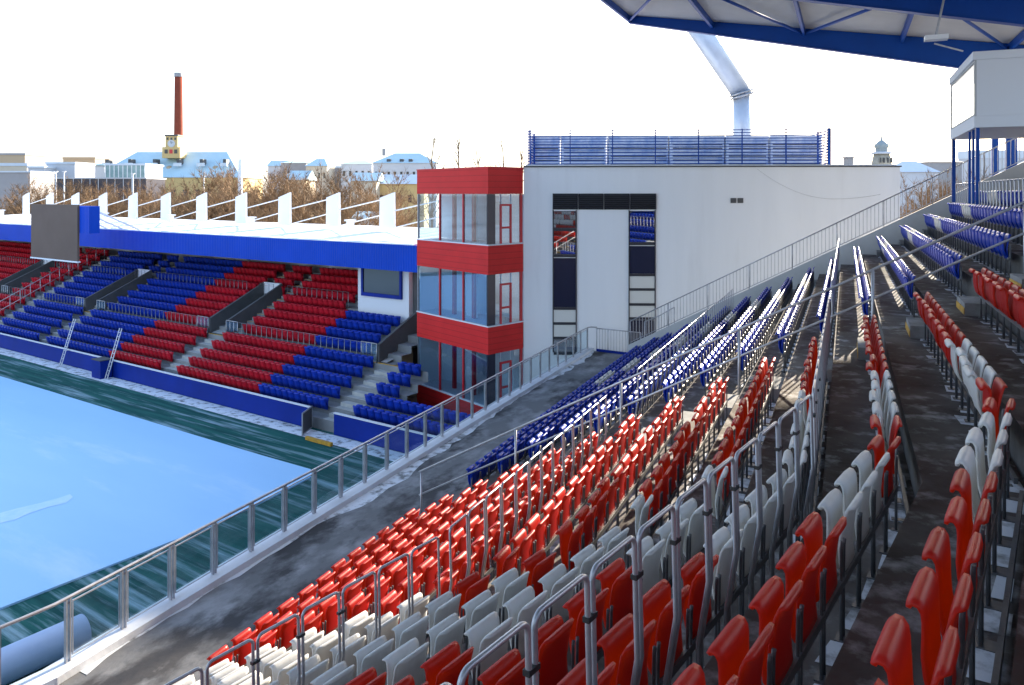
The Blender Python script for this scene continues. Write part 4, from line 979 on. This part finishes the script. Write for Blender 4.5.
# ================================================================== TREES
def tree_meshes(seed, h, spread=.42, dens=1.0):
    rg = random.Random(seed); tk = MB(); cr_ = MB()
    def twig(p, d, L, w):
        s = d.cross(Vector((rg.uniform(-1, 1), rg.uniform(-1, 1), rg.uniform(-1, 1)))).normalized() * w
        e = p + d * L; cr_.v += [tuple(p - s), tuple(p + s), tuple(e)]; n = len(cr_.v); cr_.face((n - 3, n - 2, n - 1))
    def grow(p, d, L, r, lev):
        n = 3; pts = [p]; dd = d.copy()
        for i in range(n):
            dd = (dd + Vector((rg.uniform(-.14, .14), rg.uniform(-.14, .14), rg.uniform(-.03, .12)))).normalized(); pts.append(pts[-1] + dd * (L / n))
        (tk if lev < 2 else cr_).tube(pts, [r, r * .85, r * .7, r * .5], 5 if lev < 2 else 3, cap=False)
        if lev >= 3:
            for _ in range(int(9 * dens)):
                q = pts[rg.randint(1, 3)]; td = (dd + Vector((rg.uniform(-1, 1), rg.uniform(-1, 1), rg.uniform(-.5, .9)))).normalized()
                twig(q, td, h * rg.uniform(.035, .085), h * .0016)
            return
        nb = (7, 5, 4)[lev]
        for k in range(nb):
            f_ = rg.uniform(.35 if lev else .30, 1.0); i = min(2, int(f_ * 3)); q = pts[i].lerp(pts[i + 1], f_ * 3 - i)
            az = rg.uniform(0, 2 * pi); el = rg.uniform(.25, .95)
            side = Vector((cos(az), sin(az), 0)); nd = (dd * .55 + side * cos(el) * (spread * 1.9) + UP * .35).normalized()
            grow(q, nd, L * rg.uniform(.48, .68), r * rg.uniform(.38, .52), lev + 1)
        grow(pts[-1], dd, L * .6, r * .5, lev + 1)
    grow(Vector((0, 0, 0)), UP, h * .52, h * .02, 0)
    k_ = 15.0 / max(p[2] for p in cr_.v)
    for m_ in (tk, cr_): m_.v = [(x * k_, y * k_, z * k_) for x, y, z in m_.v]
    return tk.mesh('trunk', 'bark'), cr_.mesh('crown', 'twig')
TM = [tree_meshes(11, 15, .50, 2.5), tree_meshes(23, 15, .6, 2.5), tree_meshes(37, 15, .46, 2.5), tree_meshes(41, 15, .65, 2.5)]
def sapling(seed):
    rg = random.Random(seed); tk = MB(); cr_ = MB()
    pts = [Vector((0, 0, 0))]
    for i in range(10): pts.append(Vector((rg.uniform(-.12, .12) + .03 * i, rg.uniform(-.12, .12), 1.5 * (i + 1))))
    tk.tube(pts, [.16 - .0128 * i for i in range(11)], 6)
    for k in range(26):
        z = rg.uniform(7, 14.6); i = min(9, int(z / 1.5)); p = pts[i].lerp(pts[i + 1], z / 1.5 - i); az = rg.uniform(0, 2 * pi)
        d = Vector((cos(az) * .55, sin(az) * .55, 1)).normalized(); L = rg.uniform(.3, 1.0) * (15.6 - z) * .6 + .2
        q = p + d * L; cr_.tube([p, p.lerp(q, .5) + UP * .05, q], [.035, .025, .008], 4, cap=False)
        for _ in range(3):
            c = p.lerp(q, rg.uniform(.3, .9)); az = rg.uniform(0, 2 * pi); cr_.tube([c, c + Vector((cos(az) * .3, sin(az) * .3, .35)) * rg.uniform(.4, 1)], [.014, .005], 3, cap=False)
    return tk.mesh('trunk', 'bark'), cr_.mesh('crown', 'bark')
TT = [sapling(5), sapling(6), sapling(8)]
def tree(px, ytop, Y, label, k=0, set_=TM, z0=None, group='bare winter trees'):
    c = at(px, 0, Y); base = GZ - .3 if z0 is None else z0; z1 = (HY - ytop) / F * Y; s = (z1 - base) / 15.0
    tk, cr_ = set_[k % len(set_)]
    t = thing('bare_tree', Vector((c.x, Y, base)), label, 'tree', group)
    t.rotation_euler = (0, 0, random.uniform(0, 6.28)); t.scale = (s, s, s)
    for nm, me in (('trunk', tk), ('crown', cr_)):
        o = bpy.data.objects.new(nm, me); COL.objects.link(o); o.parent = t
ORDF = ['red tower', 'first', 'second', 'third', 'fourth', 'fifth', 'sixth', 'seventh', 'eighth', 'ninth', 'tenth', 'eleventh']
finx = [385, 334, 286, 243.5, 204.5, 168, 135, 103, 73, 44, 16]
rt = random.Random(9)
def YU(px, u): return u / (D1.y + D1.x * (px - CX) / F)
tops = [161, 159, 156, 160, 174, 177, 177, 176, 174, 171]
for i in range(10):
    xa, xb = finx[i], finx[i + 1]
    lo_ = f'between the {ORDF[i + 1]} and {ORDF[i + 2]} roof fins from the tower'
    tree(xa + (xb - xa) * .28, tops[i] - 1, YU(xa, rt.uniform(58, 64)), f'taller bare brown tree {lo_}', i)
    tree(xa + (xb - xa) * .72, tops[i] + 5, YU(xa, rt.uniform(66, 76)), f'shorter bare brown tree {lo_}', i + 1)
    tree(xa + (xb - xa) * .50, tops[i] + 9, YU(xa, rt.uniform(50, 53)), f'nearest and lowest bare bush-like tree {lo_}', i + 2)
    tree(xa + (xb - xa) * .86, tops[i] + 1, YU(xa, rt.uniform(54, 58)), f'broad bare brown tree {lo_}'.replace('between the', 'low in the gap of the').replace(' from the tower', ''), i + 1)
    tree(xa + (xb - xa) * .02, tops[i] + 2, YU(xa, rt.uniform(80, 92)), f'bare brown tree straight behind the {ORDF[i + 1]} roof fin from the tower', i + 3)
tree(405, 178, 74, 'bare brown tree close against the left edge of the red tower', 2)
tree(4, 184, 128, 'bare brown tree at the far left edge behind the fins', 1)
for k, (px, yt, lab) in enumerate(((432, 138, 'leaning thin leafless treetop over the left end of the tower'), (457, 139, 'straight thin leafless treetop over the tower, second from left'), (478, 150, 'short thin leafless treetop over the middle of the tower'), (505, 141, 'thin leafless treetop over the right end of the tower'), (523, 150, 'thin leafless treetop beside the slat screen left end'))):
    tree(px, yt, 58, lab, k, TT, group='treetops above the red tower')
for k, (px, yt, Y, lab) in enumerate(((912, 170, 70, 'bare brown tree at the right edge of the white building'), (928, 164, 84, 'bare brown tree before the white snowy house at right'), (945, 162, 72, 'bare brown tree just left of the blue cabin post'), (960, 160, 88, 'bare brown tree between cabin post and stair top'), (976, 168, 78, 'bare brown tree under the control cabin'), (938, 174, 58, 'lowest bare tree beside the sloping barred railing'), (905, 180, 60, 'small bare tree tucked against the white building corner'))):
    tree(px, yt, Y, lab, k)
SUNAZ, SUNEL = 33, 17.2
# ================================================================== LIGHT, SKY, CAMERA
SUN_AZ, SUN_EL = radians(SUNAZ), radians(SUNEL)
w = bpy.data.worlds.new('World'); scene.world = w; w.use_nodes = True
nt = w.node_tree; sky = nt.nodes.new('ShaderNodeTexSky'); sky.sky_type = 'NISHITA'; sky.sun_disc = False
sky.sun_elevation = SUN_EL; sky.sun_rotation = SUN_AZ; sky.air_density = 1.0; sky.dust_density = 1.5; sky.ozone_density = 1.2; sky.altitude = 300
tcw = nt.nodes.new('ShaderNodeTexCoord'); sx = nt.nodes.new('ShaderNodeSeparateXYZ'); nt.links.new(tcw.outputs['Generated'], sx.inputs[0])
mrw = nt.nodes.new('ShaderNodeMapRange'); mrw.inputs[1].default_value = .14; mrw.inputs[2].default_value = .50; mrw.inputs[3].default_value = .75; mrw.inputs[4].default_value = 0
nt.links.new(sx.outputs[2], mrw.inputs[0])
mxw = nt.nodes.new('ShaderNodeMix'); mxw.data_type = 'RGBA'; mxw.inputs[7].default_value = (2.4, 2.5, 2.65, 1)   # thin bright haze low in the sky
nt.links.new(mrw.outputs[0], mxw.inputs[0]); nt.links.new(sky.outputs[0], mxw.inputs[6])
nt.links.new(mxw.outputs[2], nt.nodes['Background'].inputs[0]); nt.nodes['Background'].inputs[1].default_value = 0.15
sd = bpy.data.lights.new('sun', 'SUN'); sd.energy = 5.0; sd.angle = radians(.6); sd.color = (1.0, .88, .70)
so = bpy.data.objects.new('sun', sd); COL.objects.link(so)
dirv = Vector((sin(SUN_AZ) * cos(SUN_EL), cos(SUN_AZ) * cos(SUN_EL), sin(SUN_EL)))
so.rotation_euler = dirv.to_track_quat('Z', 'Y').to_euler(); so.location = (30, 10, 40)
cam = bpy.data.cameras.new('camera'); co = bpy.data.objects.new('camera', cam); COL.objects.link(co)
cam.sensor_width = 36; cam.lens = F / PW * 36; cam.shift_y = -(PH / 2 - HY) / PW
cam.clip_start = .05; cam.clip_end = 6000; co.rotation_euler = (pi / 2, 0, 0); scene.camera = co
scene.view_settings.view_transform = 'Standard'; scene.view_settings.look = 'None'; scene.view_settings.exposure = 2.12; scene.view_settings.gamma = 1
scene.cycles.max_bounces = 8; scene.cycles.transparent_max_bounces = 16
